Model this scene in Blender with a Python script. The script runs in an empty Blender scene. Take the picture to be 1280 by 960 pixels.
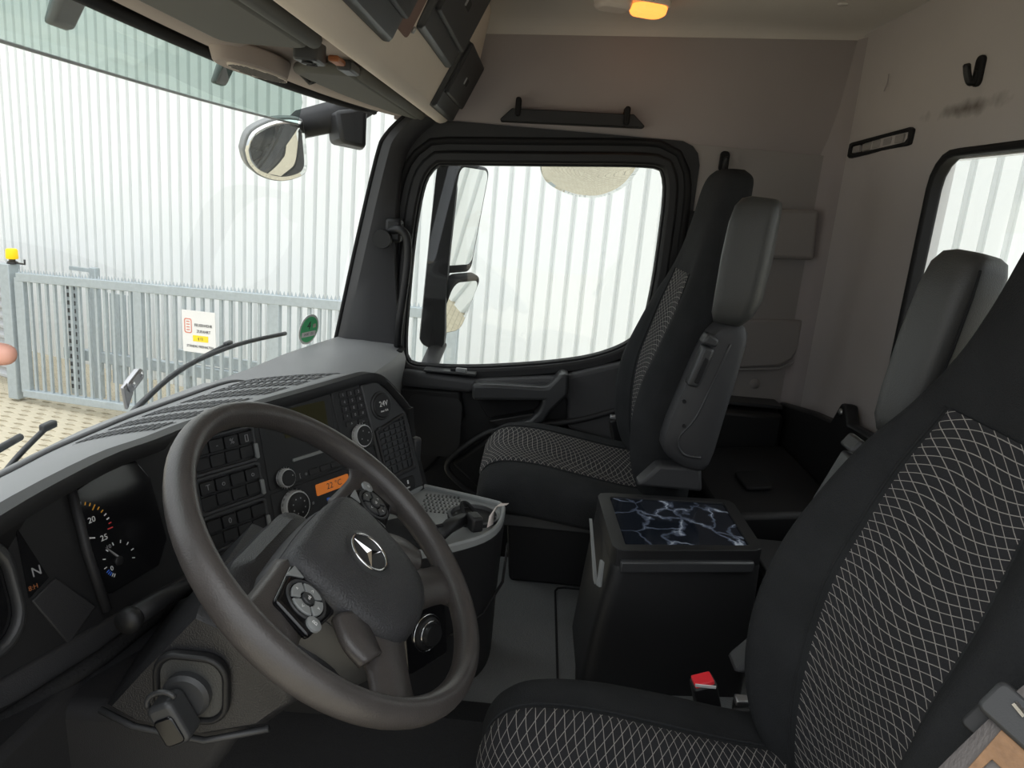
import bpy, bmesh, math, random
from mathutils import Vector, Matrix
random.seed(7)
sc = bpy.context.scene
COL = sc.collection
# ------------------------------------------------------------------ camera
cd = bpy.data.cameras.new('camera'); cam = bpy.data.objects.new('camera', cd); COL.objects.link(cam)
cd.sensor_width = 36; cd.lens = 36*940/1280; cd.clip_start = 0.02
cam.matrix_world = Matrix(((0.0414,0.2349,-0.9711,-1.35),(-0.9954,0.0930,-0.0199,0.0),(0.0857,0.9676,0.2377,1.35),(0,0,0,1)))
sc.camera = cam
# ------------------------------------------------------------------ world, exposure
w = bpy.data.worlds.new('overcast_sky'); sc.world = w; w.use_nodes = True
nt = w.node_tree; nt.nodes.clear()
wo = nt.nodes.new('ShaderNodeOutputWorld'); bg = nt.nodes.new('ShaderNodeBackground')
tc = nt.nodes.new('ShaderNodeTexCoord'); sx = nt.nodes.new('ShaderNodeSeparateXYZ'); rp = nt.nodes.new('ShaderNodeValToRGB')
nt.links.new(tc.outputs['Generated'], sx.inputs[0]); nt.links.new(sx.outputs['Z'], rp.inputs[0])
rp.color_ramp.elements[0].position = 0.0; rp.color_ramp.elements[0].color = (0.37,0.39,0.41,1)
rp.color_ramp.elements[1].position = 0.9; rp.color_ramp.elements[1].color = (1.0,1.03,1.05,1)
nt.links.new(rp.outputs[0], bg.inputs[0]); bg.inputs[1].default_value = 1.6
nt.links.new(bg.outputs[0], wo.inputs[0])
sc.view_settings.view_transform = 'Standard'; sc.view_settings.look = 'None'
sc.view_settings.exposure = 0.72; sc.view_settings.gamma = 1.0; sc.view_settings.use_curve_mapping = False

# ------------------------------------------------------------------ materials
M = {}
def nodes(name):
    m = bpy.data.materials.new(name); m.use_nodes = True; M[name] = m
    return m, m.node_tree, m.node_tree.nodes['Principled BSDF']
def mat(name, col, rough=0.6, metal=0.0, bump=0.0, bscale=400.0, var=0.0, vscale=8.0, spec=0.5, emit=None, estr=0.0, coat=0.0, stretch=None):
    m, t, b = nodes(name)
    b.inputs['Base Color'].default_value = (*col,1); b.inputs['Roughness'].default_value = rough
    b.inputs['Metallic'].default_value = metal; b.inputs['Specular IOR Level'].default_value = spec
    b.inputs['Coat Weight'].default_value = coat
    if emit: b.inputs['Emission Color'].default_value = (*emit,1); b.inputs['Emission Strength'].default_value = estr
    if bump or var:
        tcn = t.nodes.new('ShaderNodeTexCoord'); src = tcn.outputs['Object']
        if stretch:
            mp = t.nodes.new('ShaderNodeMapping'); mp.inputs['Scale'].default_value = stretch; t.links.new(src, mp.inputs[0]); src = mp.outputs[0]
    if bump:
        n = t.nodes.new('ShaderNodeTexNoise'); n.inputs['Scale'].default_value = bscale; n.inputs['Detail'].default_value = 3
        bm_ = t.nodes.new('ShaderNodeBump'); bm_.inputs['Strength'].default_value = bump; bm_.inputs['Distance'].default_value = 0.002
        t.links.new(src, n.inputs['Vector']); t.links.new(n.outputs['Fac'], bm_.inputs['Height']); t.links.new(bm_.outputs[0], b.inputs['Normal'])
    if var:
        n = t.nodes.new('ShaderNodeTexNoise'); n.inputs['Scale'].default_value = vscale; n.inputs['Detail'].default_value = 6
        mx = t.nodes.new('ShaderNodeMix'); mx.data_type = 'RGBA'
        mx.inputs[6].default_value = (*[c*(1-var) for c in col],1); mx.inputs[7].default_value = (*[min(1,c*(1+var)) for c in col],1)
        t.links.new(src, n.inputs['Vector']); t.links.new(n.outputs['Fac'], mx.inputs[0]); t.links.new(mx.outputs[2], b.inputs['Base Color'])
    return m
mat('headliner', (0.64,0.60,0.555), 0.95, bump=0.25, bscale=700, var=0.06, vscale=4, spec=0.1)
mat('header_trim', (0.42,0.36,0.325), 0.85, bump=0.2, bscale=600, var=0.05, spec=0.2)
mat('shelf_beige', (0.74,0.66,0.58), 0.9, bump=0.25, bscale=600, var=0.04, spec=0.2)
mat('wall_fabric', (0.37,0.335,0.33), 0.95, bump=0.25, bscale=700, var=0.06, vscale=5, spec=0.1)
mat('quarter_trim', (0.33,0.31,0.30), 0.75, bump=0.15, bscale=900, spec=0.3)
mat('visor_grey', (0.13,0.13,0.12), 0.8, bump=0.15, bscale=500, spec=0.3)
mat('dark_plastic', (0.022,0.022,0.024), 0.55, bump=0.25, bscale=700, var=0.1, spec=0.45)
mat('satin_plastic', (0.035,0.036,0.038), 0.42, bump=0.12, bscale=900, spec=0.5)
mat('black_plastic', (0.012,0.012,0.013), 0.5, bump=0.1, bscale=900, spec=0.45)
mat('gloss_black', (0.006,0.006,0.007), 0.12, spec=0.5)
mat('dash_top', (0.25,0.255,0.26), 0.5, bump=0.25, bscale=800, var=0.08, spec=0.5)
mat('grey_plastic', (0.24,0.25,0.25), 0.45, bump=0.1, bscale=800, spec=0.5)
mat('pillar_grey', (0.055,0.055,0.058), 0.6, bump=0.2, bscale=700, spec=0.4)
mat('rubber', (0.011,0.011,0.012), 0.7, spec=0.3)
mat('worn_leather', (0.060,0.054,0.052), 0.34, bump=0.22, bscale=500, var=0.25, vscale=30, spec=0.5)
mat('airbag_skin', (0.042,0.042,0.045), 0.42, bump=0.75, bscale=420, spec=0.45)
mat('floor_rubber', (0.14,0.145,0.148), 0.45, bump=0.8, bscale=260, var=0.3, vscale=6, spec=0.5)
mat('carpet', (0.02,0.02,0.021), 0.95, bump=0.9, bscale=300, spec=0.1)
mat('seat_cloth', (0.024,0.025,0.0265), 0.92, bump=0.7, bscale=500, var=0.35, vscale=14, spec=0.15)
mat('seat_shell', (0.036,0.036,0.038), 0.5, bump=0.15, bscale=800, spec=0.4)
mat('armrest_vinyl', (0.046,0.047,0.046), 0.45, bump=0.3, bscale=500, spec=0.5)
mat('chrome', (0.75,0.75,0.76), 0.12, metal=1.0)
mat('dull_steel', (0.45,0.45,0.46), 0.4, metal=1.0, bump=0.1, bscale=300)
mat('rusty_steel', (0.27,0.15,0.075), 0.45, metal=0.2, bump=0.3, bscale=300, var=0.5, vscale=90)
mat('belt_webbing', (0.16,0.145,0.14), 0.6, bump=0.5, bscale=500, spec=0.4, stretch=(1,1,0.15))
mat('red_button', (0.90,0.035,0.05), 0.35, spec=0.5)
mat('white_print', (0.75,0.75,0.75), 0.6)
mat('dim_print', (0.30,0.30,0.31), 0.6)
mat('orange_print', (0.85,0.42,0.04), 0.6)
mat('red_print', (0.75,0.06,0.06), 0.6)
mat('dark_print', (0.06,0.06,0.06), 0.7)
mat('paper', (0.78,0.70,0.66), 0.8)
mat('lcd_orange', (0.25,0.07,0.01), 0.4, emit=(0.8,0.22,0.03), estr=0.22)
mat('lcd_olive', (0.045,0.042,0.018), 0.6, spec=0.1)
mat('blue_lamp', (0.05,0.14,0.55), 0.4, emit=(0.05,0.2,1), estr=0.06)
mat('galvanised', (0.44,0.49,0.51), 0.55, metal=0.35, bump=0.1, bscale=60, var=0.15, vscale=25)
mat('wall_white', (0.84,0.86,0.855), 0.55, var=0.02, vscale=0.6)
mat('sheet_grey', (0.42,0.43,0.44), 0.6)
mat('beacon_yellow', (0.95,0.62,0.0), 0.35, emit=(1,0.6,0), estr=0.15)
mat('sign_white', (0.84,0.83,0.81), 0.5)
mat('sign_yellow', (0.95,0.72,0.02), 0.5)
mat('sign_red', (0.70,0.25,0.18), 0.5)
mat('sticker_green', (0.10,0.62,0.25), 0.4)
mat('wiper_black', (0.02,0.022,0.025), 0.45)
mat('cowl_blue', (0.10,0.125,0.155), 0.4, spec=0.5)
mat('skin', (0.66,0.35,0.27), 0.5, bump=0.1, bscale=300)
mat('sleeve', (0.05,0.06,0.09), 0.9)
mat('paver_a', (0.55,0.485,0.36), 0.9, bump=0.4, bscale=80, var=0.15, vscale=9)
mat('mirror', (0.80,0.82,0.81), 0.015, metal=1.0)
mat('cab_paint', (0.80,0.80,0.80), 0.25, coat=0.5)
mat('lamp_lens', (0.75,0.66,0.60), 0.25)
mat('lamp_glow', (1.0,0.6,0.25), 0.4, emit=(1.0,0.30,0.05), estr=1.15)
mat('marble_hidden', (0.01,0.01,0.012), 0.1)
mat('slot_grey', (0.13,0.133,0.137), 0.6)
mat('cowl_grain', (0.020,0.020,0.022), 0.38, bump=0.45, bscale=520, spec=0.5)
mat('silver_paint', (0.62,0.62,0.62), 0.3, metal=0.35)
mat('orange_plastic', (0.35,0.12,0.04), 0.5)
mat('compartment', (0.20,0.125,0.105), 0.9)
# thin glass: mirror-like at grazing angles, clear otherwise
def glass(name, tint, refl=0.06, haze=0.0):
    m = bpy.data.materials.new(name); m.use_nodes = True; M[name] = m; t = m.node_tree; t.nodes.clear()
    o = t.nodes.new('ShaderNodeOutputMaterial'); mx = t.nodes.new('ShaderNodeMixShader')
    tr = t.nodes.new('ShaderNodeBsdfTransparent'); gl = t.nodes.new('ShaderNodeBsdfGlossy'); fr = t.nodes.new('ShaderNodeLayerWeight')
    tr.inputs[0].default_value = (*tint,1); gl.inputs['Roughness'].default_value = 0.01; fr.inputs['Blend'].default_value = 0.5
    pw = t.nodes.new('ShaderNodeMath'); pw.operation = 'POWER'; pw.inputs[1].default_value = 5.0; t.links.new(fr.outputs['Facing'], pw.inputs[0])
    ma = t.nodes.new('ShaderNodeMath'); ma.operation = 'MULTIPLY_ADD'; ma.inputs[1].default_value = 0.8; ma.inputs[2].default_value = refl; t.links.new(pw.outputs[0], ma.inputs[0])
    t.links.new(ma.outputs[0], mx.inputs[0]); t.links.new(tr.outputs[0], mx.inputs[1]); t.links.new(gl.outputs[0], mx.inputs[2])
    t.links.new(mx.outputs[0], o.inputs[0]); return m
glass('window_glass', (0.965,0.978,0.972), 0.04)
glass('smoked_visor', (0.50,0.60,0.56), 0.08)
glass('sticker_film', (0.93,0.96,0.95), 0.04)
# patterned upholstery: two families of thin wavy threads, driven by the UVs (metres along the cloth)
def weave(name, base, line, N, wdt, bend):
    m, t, b = nodes(name); L = t.links.new
    uv = t.nodes.new('ShaderNodeUVMap'); s = t.nodes.new('ShaderNodeSeparateXYZ'); L(uv.outputs[0], s.inputs[0])
    def mth(op, a, c=None, k=None):
        n = t.nodes.new('ShaderNodeMath'); n.operation = op
        for i, v in enumerate((a, c, k)):
            if v is None: continue
            if isinstance(v, (int, float)): n.inputs[i].default_value = v
            else: L(v, n.inputs[i])
        return n.outputs[0]
    u, v = s.outputs[0], s.outputs[1]
    def fam(slope, amp, k, ph, n2, cross):
        wav = mth('MULTIPLY', mth('SINE', mth('ADD', mth('MULTIPLY', u, k), mth('ADD', mth('MULTIPLY', v, cross), ph))), amp)
        f = mth('ADD', mth('ADD', mth('MULTIPLY', v, n2), mth('MULTIPLY', u, slope)), wav)
        d = mth('ABSOLUTE', mth('SUBTRACT', mth('FRACT', f), 0.5))
        return mth('LESS_THAN', d, wdt)
    a = mth('MAXIMUM', fam(bend, 0.8, 24.0, 0.3, N, 9.0), fam(-bend*1.8, 0.7, 17.0, 1.7, N*0.8, -12.0))
    mx = t.nodes.new('ShaderNodeMix'); mx.data_type = 'RGBA'
    mx.inputs[6].default_value = (*base,1); mx.inputs[7].default_value = (*line,1); L(a, mx.inputs[0]); L(mx.outputs[2], b.inputs['Base Color'])
    b.inputs['Roughness'].default_value = 0.9; b.inputs['Specular IOR Level'].default_value = 0.15
    n = t.nodes.new('ShaderNodeTexNoise'); n.inputs['Scale'].default_value = 900
    tc_ = t.nodes.new('ShaderNodeTexCoord'); L(tc_.outputs['Object'], n.inputs['Vector'])
    bp = t.nodes.new('ShaderNodeBump'); bp.inputs['Strength'].default_value = 0.4; bp.inputs['Distance'].default_value = 0.002
    L(n.outputs['Fac'], bp.inputs['Height']); L(bp.outputs[0], b.inputs['Normal'])
weave('weave_cloth', (0.030,0.030,0.033), (0.34,0.32,0.30), 82.0, 0.040, 19.0)
# black and white marble film
def marble():
    m, t, b = nodes('marble'); L = t.links.new
    tc_ = t.nodes.new('ShaderNodeTexCoord'); n0 = t.nodes.new('ShaderNodeTexNoise'); n0.inputs['Scale'].default_value = 9; n0.inputs['Detail'].default_value = 8
    mx0 = t.nodes.new('ShaderNodeMix'); mx0.data_type = 'VECTOR'; mx0.inputs[0].default_value = 0.14
    L(tc_.outputs['Object'], n0.inputs['Vector']); L(tc_.outputs['Object'], mx0.inputs[4]); L(n0.outputs['Color'], mx0.inputs[5])
    v = t.nodes.new('ShaderNodeTexVoronoi'); v.feature = 'DISTANCE_TO_EDGE'; v.inputs['Scale'].default_value = 13; L(mx0.outputs[1], v.inputs['Vector'])
    r = t.nodes.new('ShaderNodeValToRGB'); r.color_ramp.elements[0].position = 0.0; r.color_ramp.elements[0].color = (0.55,0.60,0.70,1)
    r.color_ramp.elements[1].position = 0.09; r.color_ramp.elements[1].color = (0.010,0.013,0.02,1)
    e = r.color_ramp.elements.new(0.025); e.color = (0.10,0.12,0.17,1)
    n1 = t.nodes.new('ShaderNodeTexNoise'); n1.inputs['Scale'].default_value = 14; L(tc_.outputs['Object'], n1.inputs['Vector'])
    mm = t.nodes.new('ShaderNodeMath'); mm.operation = 'MULTIPLY_ADD'; mm.inputs[1].default_value = 0.14; mm.inputs[2].default_value = -0.052
    L(n1.outputs['Fac'], mm.inputs[0]); ad = t.nodes.new('ShaderNodeMath'); ad.operation = 'ADD'; L(v.outputs['Distance'], ad.inputs[0]); L(mm.outputs[0], ad.inputs[1])
    L(ad.outputs[0], r.inputs[0]); L(r.outputs[0], b.inputs['Base Color']); b.inputs['Roughness'].default_value = 0.09
marble()
# zigzag paving for the far ground
def paving():
    m, t, b = nodes('paving'); L = t.links.new
    tc_ = t.nodes.new('ShaderNodeTexCoord'); mp = t.nodes.new('ShaderNodeMapping'); mp.inputs['Rotation'].default_value = (0,0,0.9); L(tc_.outputs['Object'], mp.inputs[0])
    br = t.nodes.new('ShaderNodeTexBrick'); br.inputs['Scale'].default_value = 5; br.inputs['Mortar Size'].default_value = 0.012
    br.inputs['Color1'].default_value = (0.55,0.485,0.36,1); br.inputs['Color2'].default_value = (0.49,0.43,0.315,1); br.inputs['Mortar'].default_value = (0.26,0.23,0.17,1)
    L(mp.outputs[0], br.inputs['Vector']); L(br.outputs['Color'], b.inputs['Base Color']); b.inputs['Roughness'].default_value = 0.9
paving()
# rear wall fabric: windscreen light put into a paler base colour, plus the brown smear below the coat hook
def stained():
    m = mat('wall_fabric_stained_lit', (0.52,0.485,0.475), 0.95, bump=0.25, bscale=700, var=0.06, vscale=5, spec=0.1); t = m.node_tree; L = t.links.new
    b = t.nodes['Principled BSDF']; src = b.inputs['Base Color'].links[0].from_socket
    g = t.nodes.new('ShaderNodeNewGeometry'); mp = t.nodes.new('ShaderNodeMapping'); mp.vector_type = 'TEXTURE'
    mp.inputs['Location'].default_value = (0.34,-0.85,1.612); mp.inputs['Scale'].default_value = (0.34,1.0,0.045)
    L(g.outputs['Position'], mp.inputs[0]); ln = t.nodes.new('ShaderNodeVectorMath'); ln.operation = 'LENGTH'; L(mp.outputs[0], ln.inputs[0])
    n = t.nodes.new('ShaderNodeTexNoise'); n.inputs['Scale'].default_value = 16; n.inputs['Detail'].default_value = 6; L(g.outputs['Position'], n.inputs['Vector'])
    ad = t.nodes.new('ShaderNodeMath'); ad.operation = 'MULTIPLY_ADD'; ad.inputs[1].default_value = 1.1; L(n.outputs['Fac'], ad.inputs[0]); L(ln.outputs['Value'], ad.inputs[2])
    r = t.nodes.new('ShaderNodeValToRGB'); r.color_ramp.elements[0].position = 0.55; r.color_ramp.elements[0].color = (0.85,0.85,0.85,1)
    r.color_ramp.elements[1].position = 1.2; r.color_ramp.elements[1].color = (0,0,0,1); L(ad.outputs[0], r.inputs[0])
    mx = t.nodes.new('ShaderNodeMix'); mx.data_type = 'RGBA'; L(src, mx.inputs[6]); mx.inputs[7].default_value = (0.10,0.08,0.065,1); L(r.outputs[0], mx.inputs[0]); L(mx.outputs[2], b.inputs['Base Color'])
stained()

# ------------------------------------------------------------------ mesh helpers
class MB:
    def __init__(s): s.v = []; s.f = []
    def add(s, vs, fs):
        o = len(s.v); s.v += [Vector(p) for p in vs]; s.f += [[i+o for i in q] for q in fs]; return s
    def box(s, c, d, m=None):
        x, y, z = d[0]/2, d[1]/2, d[2]/2
        vs = [Vector(p) for p in ((-x,-y,-z),(x,-y,-z),(x,y,-z),(-x,y,-z),(-x,-y,z),(x,-y,z),(x,y,z),(-x,y,z))]
        if m: vs = [m @ p for p in vs]
        vs = [p + Vector(c) for p in vs]
        return s.add(vs, [(0,3,2,1),(4,5,6,7),(0,1,5,4),(1,2,6,5),(2,3,7,6),(3,0,4,7)])
    def hull(s, lo, hi):                     # two loops of the same length joined to a closed solid
        n = len(lo); vs = list(lo)+list(hi)
        fs = [list(range(n))[::-1], list(range(n,2*n))] + [(i,(i+1)%n,(i+1)%n+n,i+n) for i in range(n)]
        return s.add(vs, fs)
    def loft(s, rings, cap=True, closed=True):
        n = len(rings[0]); vs = [p for r in rings for p in r]; fs = []
        for k in range(len(rings)-1):
            for i in range(n if closed else n-1):
                j = (i+1) % n; fs.append((k*n+i, k*n+j, (k+1)*n+j, (k+1)*n+i))
        if cap and closed: fs += [list(range(n))[::-1], [len(vs)-n+i for i in range(n)]]
        return s.add(vs, fs)
    def tube(s, path, r, n=10, closed=False, flat=1.0, up=None):
        P = [Vector(p) for p in path]; rings = []; prev = None
        for i, p in enumerate(P):
            if closed: d = (P[(i+1)%len(P)]-P[i-1])
            else: d = P[min(i+1,len(P)-1)]-P[max(i-1,0)]
            d.normalize()
            if prev is None:
                a = Vector(up) if up else (Vector((0,0,1)) if abs(d.z) < .9 else Vector((1,0,0)))
                u = (a - d*a.dot(d)).normalized()
            else: u = (prev - d*prev.dot(d)).normalized()
            prev = u; v = d.cross(u); rr = r[i] if isinstance(r, (list,tuple)) else r
            rings.append([p + u*math.cos(t)*rr*flat + v*math.sin(t)*rr for t in [2*math.pi*k/n for k in range(n)]])
        if closed: rings.append(rings[0]); return s.loft(rings, cap=False)
        return s.loft(rings)
    def lathe(s, prof, n=24, m=None):        # prof: (radius, height) about local z
        rings = [[(r*math.cos(2*math.pi*k/n), r*math.sin(2*math.pi*k/n), h) for k in range(n)] for r, h in prof]
        if m: rings = [[m @ Vector(p) for p in R] for R in rings]
        return s.loft(rings)
    def xf(s, m): s.v = [m @ p for p in s.v]; return s
    def build(s, name, mt, parent=None, smooth=None, bevel=0, seg=2, sub=0, solid=0, origin=True):
        me = bpy.data.meshes.new(name); me.from_pydata([tuple(p) for p in s.v], [], s.f)
        bm = bmesh.new(); bm.from_mesh(me); bmesh.ops.remove_doubles(bm, verts=bm.verts, dist=1e-6); bmesh.ops.recalc_face_normals(bm, faces=bm.faces); bm.to_mesh(me); bm.free()
        o = bpy.data.objects.new(name, me); COL.objects.link(o); me.materials.append(M[mt])
        if smooth is None: smooth = bool(bevel or sub)
        if bevel:
            b = o.modifiers.new('bevel','BEVEL'); b.width = bevel; b.segments = seg; b.limit_method = 'ANGLE'; b.angle_limit = math.radians(35)
        if sub: q = o.modifiers.new('sub','SUBSURF'); q.levels = sub; q.render_levels = sub
        if solid: q = o.modifiers.new('solid','SOLIDIFY'); q.thickness = solid; q.offset = 0
        if smooth: me.polygons.foreach_set('use_smooth', [True]*len(me.polygons))
        if smooth and (bevel or smooth == 'auto'):
            try: me.set_sharp_from_angle(angle=math.radians(40))
            except Exception: pass
        if parent is not None: attach(o, parent)
        elif origin:
            xs = [p.co for p in me.vertices]; c = Vector(((min(p.x for p in xs)+max(p.x for p in xs))/2, (min(p.y for p in xs)+max(p.y for p in xs))/2, min(p.z for p in xs)))
            me.transform(Matrix.Translation(-c)); o.location = c
        return o
ROOTLOC = {}
def attach(o, parent):
    o.parent = parent
    if parent.name in ROOTLOC: o.location = -ROOTLOC[parent.name]      # parts are drawn in world coordinates
    elif parent.parent is None and parent.type == 'MESH': o.location = -parent.location
def thing(name, label, cat, loc, group=None, kind=None):
    o = bpy.data.objects.new(name, None); COL.objects.link(o); o.location = loc; o.empty_display_size = 0.05
    ROOTLOC[o.name] = Vector(loc); return tag(o, label, cat, group, kind)
def tag(o, label=None, cat=None, group=None, kind=None):
    if label: o['label'] = label
    if cat: o['category'] = cat
    if group: o['group'] = group
    if kind: o['kind'] = kind
    return o
def struct(o, label, cat): return tag(o, label, cat, kind='structure')
def frame(o, ex, ey, ez=None):
    ex = Vector(ex).normalized(); ey = Vector(ey); ey = (ey-ex*ey.dot(ex)).normalized(); ez = ex.cross(ey)
    return Matrix(((ex.x,ey.x,ez.x,o[0]),(ex.y,ey.y,ez.y,o[1]),(ex.z,ey.z,ez.z,o[2]),(0,0,0,1)))
def text(name, s, size, m, mt, parent, depth=0.0003, align='CENTER', sx=1.0):
    cu = bpy.data.curves.new(name,'FONT'); cu.body = s; cu.size = size; cu.align_x = align; cu.align_y = 'CENTER'; cu.extrude = depth
    cu.resolution_u = 2
    o = bpy.data.objects.new(name, cu); COL.objects.link(o)
    dg = bpy.context.evaluated_depsgraph_get(); me = bpy.data.meshes.new_from_object(o.evaluated_get(dg))
    bpy.data.objects.remove(o); bpy.data.curves.remove(cu)
    me.transform(Matrix.Diagonal((sx,1,1,1))); me.transform(m); me.materials.clear(); me.materials.append(M[mt]); me.name = name
    q = bpy.data.objects.new(name, me); COL.objects.link(q)
    if parent is not None: attach(q, parent)
    return q
def rrect(x0, x1, y0, y1, r, n=5):
    P = []
    for cx, cy, a in ((x1-r,y1-r,0),(x0+r,y1-r,90),(x0+r,y0+r,180),(x1-r,y0+r,270)):
        for k in range(n+1): t = math.radians(a+90*k/n); P.append((cx+r*math.cos(t), cy+r*math.sin(t)))
    return P
def plate(m, poly, z0, z1, shrink=0.0):       # polygon in a local frame extruded along local z
    cx = sum(p[0] for p in poly)/len(poly); cy = sum(p[1] for p in poly)/len(poly)
    hi = [((x-cx)*(1-shrink)+cx, (y-cy)*(1-shrink)+cy) for x, y in poly]
    return MB().hull([m @ Vector((x,y,z0)) for x,y in poly], [m @ Vector((x,y,z1)) for x,y in hi])
def yz(poly, x0, x1): return MB().hull([(x0,y,z) for y,z in poly], [(x1,y,z) for y,z in poly])
def xz(poly, y0, y1): return MB().hull([(x,y0,z) for x,z in poly], [(x,y1,z) for x,z in poly])
def xy(poly, z0, z1): return MB().hull([(x,y,z0) for x,y in poly], [(x,y,z1) for x,y in poly])
def ring(outer, inner, f0, f1):               # frame between two loops of equal length; f0/f1 map 2D to 3D back/front
    n = len(outer); vs = [f0(p) for p in outer]+[f1(p) for p in outer]+[f1(p) for p in inner]+[f0(p) for p in inner]
    fs = []
    for k in range(4):
        for i in range(n):
            j = (i+1)%n; a = k*n; b = ((k+1)%4)*n; fs.append((a+i,a+j,b+j,b+i))
    return MB().add(vs, fs)
def cr(pts, n):                               # Catmull-Rom through tuples
    out = []; m = len(pts)
    for i in range(m-1):
        p0, p1, p2, p3 = pts[max(i-1,0)], pts[i], pts[i+1], pts[min(i+2,m-1)]
        for k in range(n):
            t = k/n; out.append(tuple(0.5*((2*b)+(-a+c)*t+(2*a-5*b+4*c-d)*t*t+(-a+3*b-3*c+d)*t**3) for a,b,c,d in zip(p0,p1,p2,p3)))
    out.append(tuple(pts[-1])); return out
def resample(P, n):                           # closed 2D loop to n evenly spaced points
    P = [Vector((*p,0)) for p in P]; L = [(P[(i+1)%len(P)]-P[i]).length for i in range(len(P))]; T = sum(L); out = []
    for k in range(n):
        d = T*k/n; i = 0
        while d > L[i] and i < len(L)-1: d -= L[i]; i += 1
        q = P[i].lerp(P[(i+1)%len(P)], d/L[i] if L[i] else 0); out.append((q.x,q.y))
    return out
def grid(fn, us, vs, name, mt, parent, uvf=None):
    nu, nv = len(us), len(vs); V = [Vector(fn(u,v)) for v in vs for u in us]
    F = [(j*nu+i, j*nu+i+1, (j+1)*nu+i+1, (j+1)*nu+i) for j in range(nv-1) for i in range(nu-1)]
    me = bpy.data.meshes.new(name); me.from_pydata([tuple(p) for p in V], [], F); ul = me.uv_layers.new(name='UVMap')
    acc = [0]*nv
    for j in range(1,nv): acc[j] = acc[j-1] + (V[j*nu+nu//2]-V[(j-1)*nu+nu//2]).length
    for p in me.polygons:
        p.use_smooth = True
        for li in p.loop_indices:
            vi = me.loops[li].vertex_index; ul.data[li].uv = (V[vi].x, acc[vi//nu])
    me.materials.append(M[mt]); o = bpy.data.objects.new(name, me); COL.objects.link(o)
    if parent is not None: attach(o, parent)
    return o
# ================================================================== CAB SHELL
# floor: footwells and the raised engine tunnel
tun = [(-0.24,0.10),(-0.20,0.36),(-0.15,0.41),(0.52,0.41),(0.56,0.36),(0.60,0.10)]
fl = MB()
prof = [(-1.02,0.05),(-1.02,0.10)]+tun+[(1.02,0.10),(1.02,0.05)]
fl.hull([(x,-0.86,z) for x,z in prof], [(x,0.80,z) for x,z in prof])
floor = struct(fl.build('floor','floor_rubber',smooth='auto'), 'grainy dark grey rubber cab floor with a raised tunnel', 'floor')
mp_ = MB().tube([(-0.10,-0.118,0.411),(0.36,-0.118,0.411),(0.375,-0.125,0.411),(0.38,-0.14,0.411),(0.38,-0.30,0.411)], 0.0028, n=6)
mp_.build('mat_ridge','rubber',floor)
MB().tube([(-0.03,-0.155,0.411),(0.30,-0.172,0.411)], 0.003, n=6).build('mat_ridge','rubber',floor)
# ceiling with rounded sides
def roofprof():
    P = [(-1.0,1.80),(-0.97,1.835),(-0.9,1.862),(-0.8,1.872),(0,1.88),(0.76,1.876),(0.84,1.873),(0.89,1.866),(0.925,1.853),(0.950,1.835),(0.965,1.812),(0.972,1.787)]
    return P
rf = MB(); R0 = roofprof(); R1 = [(x*1.02, z+0.03) for x,z in R0]
lp = R0+R1[::-1]
Rr = R0[:5]+[(0.76,1.882),(0.84,1.884),(0.89,1.884),(0.925,1.883),(0.950,1.881),(0.965,1.877),(0.972,1.868)]; lr_ = Rr+[(x*1.02, z+0.03) for x,z in Rr][::-1]
rf.hull([(x,-0.87,z) for x,z in lr_], [(x,0.45,z) for x,z in lp])
ceil = struct(rf.build('ceiling','headliner',smooth='auto'), 'beige fabric headliner above the whole cab', 'ceiling')
for x,y in ((0.86,-0.13),(0.62,-0.66)):      # small trim clips in the headliner
    MB().lathe([(0.001,0.0),(0.012,0.001),(0.013,0.004),(0.0,0.004)], 16, Matrix.Translation((x,y,1.861))).build('trim_clip','headliner',ceil,smooth=True)
# outer roof skin
MB().box((0,-0.15,1.95),(2.1,1.5,0.04)).build('roof_skin','cab_paint',ceil,bevel=0.015)
# right side wall above the door
sw = MB()
pr_ = [(1.005,1.553),(0.998,1.60),(0.988,1.68),(0.9735,1.785),(0.980,1.80),(1.05,1.80),(1.05,1.553)]
prr = [(1.005,1.553),(0.998,1.60),(0.987,1.72),(0.9735,1.866),(0.980,1.882),(1.05,1.882),(1.05,1.553)]
sw.hull([(x,-0.86,z) for x,z in prr], [(x,0.47,z) for x,z in pr_])
wr = struct(sw.build('wall_right','wall_fabric',smooth='auto'), 'beige fabric side panel above the passenger door', 'wall')
# quarter panel behind the door, part of the right wall
qp = yz([(-0.86,0.05),(-0.435,0.05),(-0.435,1.48),(-0.39,1.48),(-0.39,1.553),(-0.86,1.553)], 1.0, 1.05).build('quarter_panel','quarter_trim',wr)
def pad(pts, x0, x1, name, mt, par, b=0.006): return yz(pts, x0, x1).build(name, mt, par, bevel=b, seg=3)
pad([(-0.60,1.24),(-0.825,1.25),(-0.815,1.398),(-0.60,1.385)], 0.968, 1.01, 'trim_pad','quarter_trim',wr,0.012)
pad([(-0.56,1.045),(-0.83,1.066),(-0.832,0.985),(-0.818,0.94),(-0.78,0.915),(-0.56,0.885)], 0.985, 1.01, 'trim_pocket','quarter_trim',wr,0.008)
MB().tube([(0.992,-0.56,0.88),(0.992,-0.785,0.907),(0.992,-0.828,0.935),(0.992,-0.842,0.985),(0.992,-0.838,1.07)],0.004,n=6).build('trim_seam','quarter_trim',wr,smooth=True)
MB().lathe([(0.001,0),(0.016,0),(0.017,0.003),(0.014,0.004),(0,0.004)],20,frame((1.0,-0.72,0.85),(0,-1,0),(0,0,1)) @ Matrix.Rotation(math.pi,4,'Y') @ Matrix.Translation((0,0,-0.002))).build('trim_plug','quarter_trim',wr,smooth=True)
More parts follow.
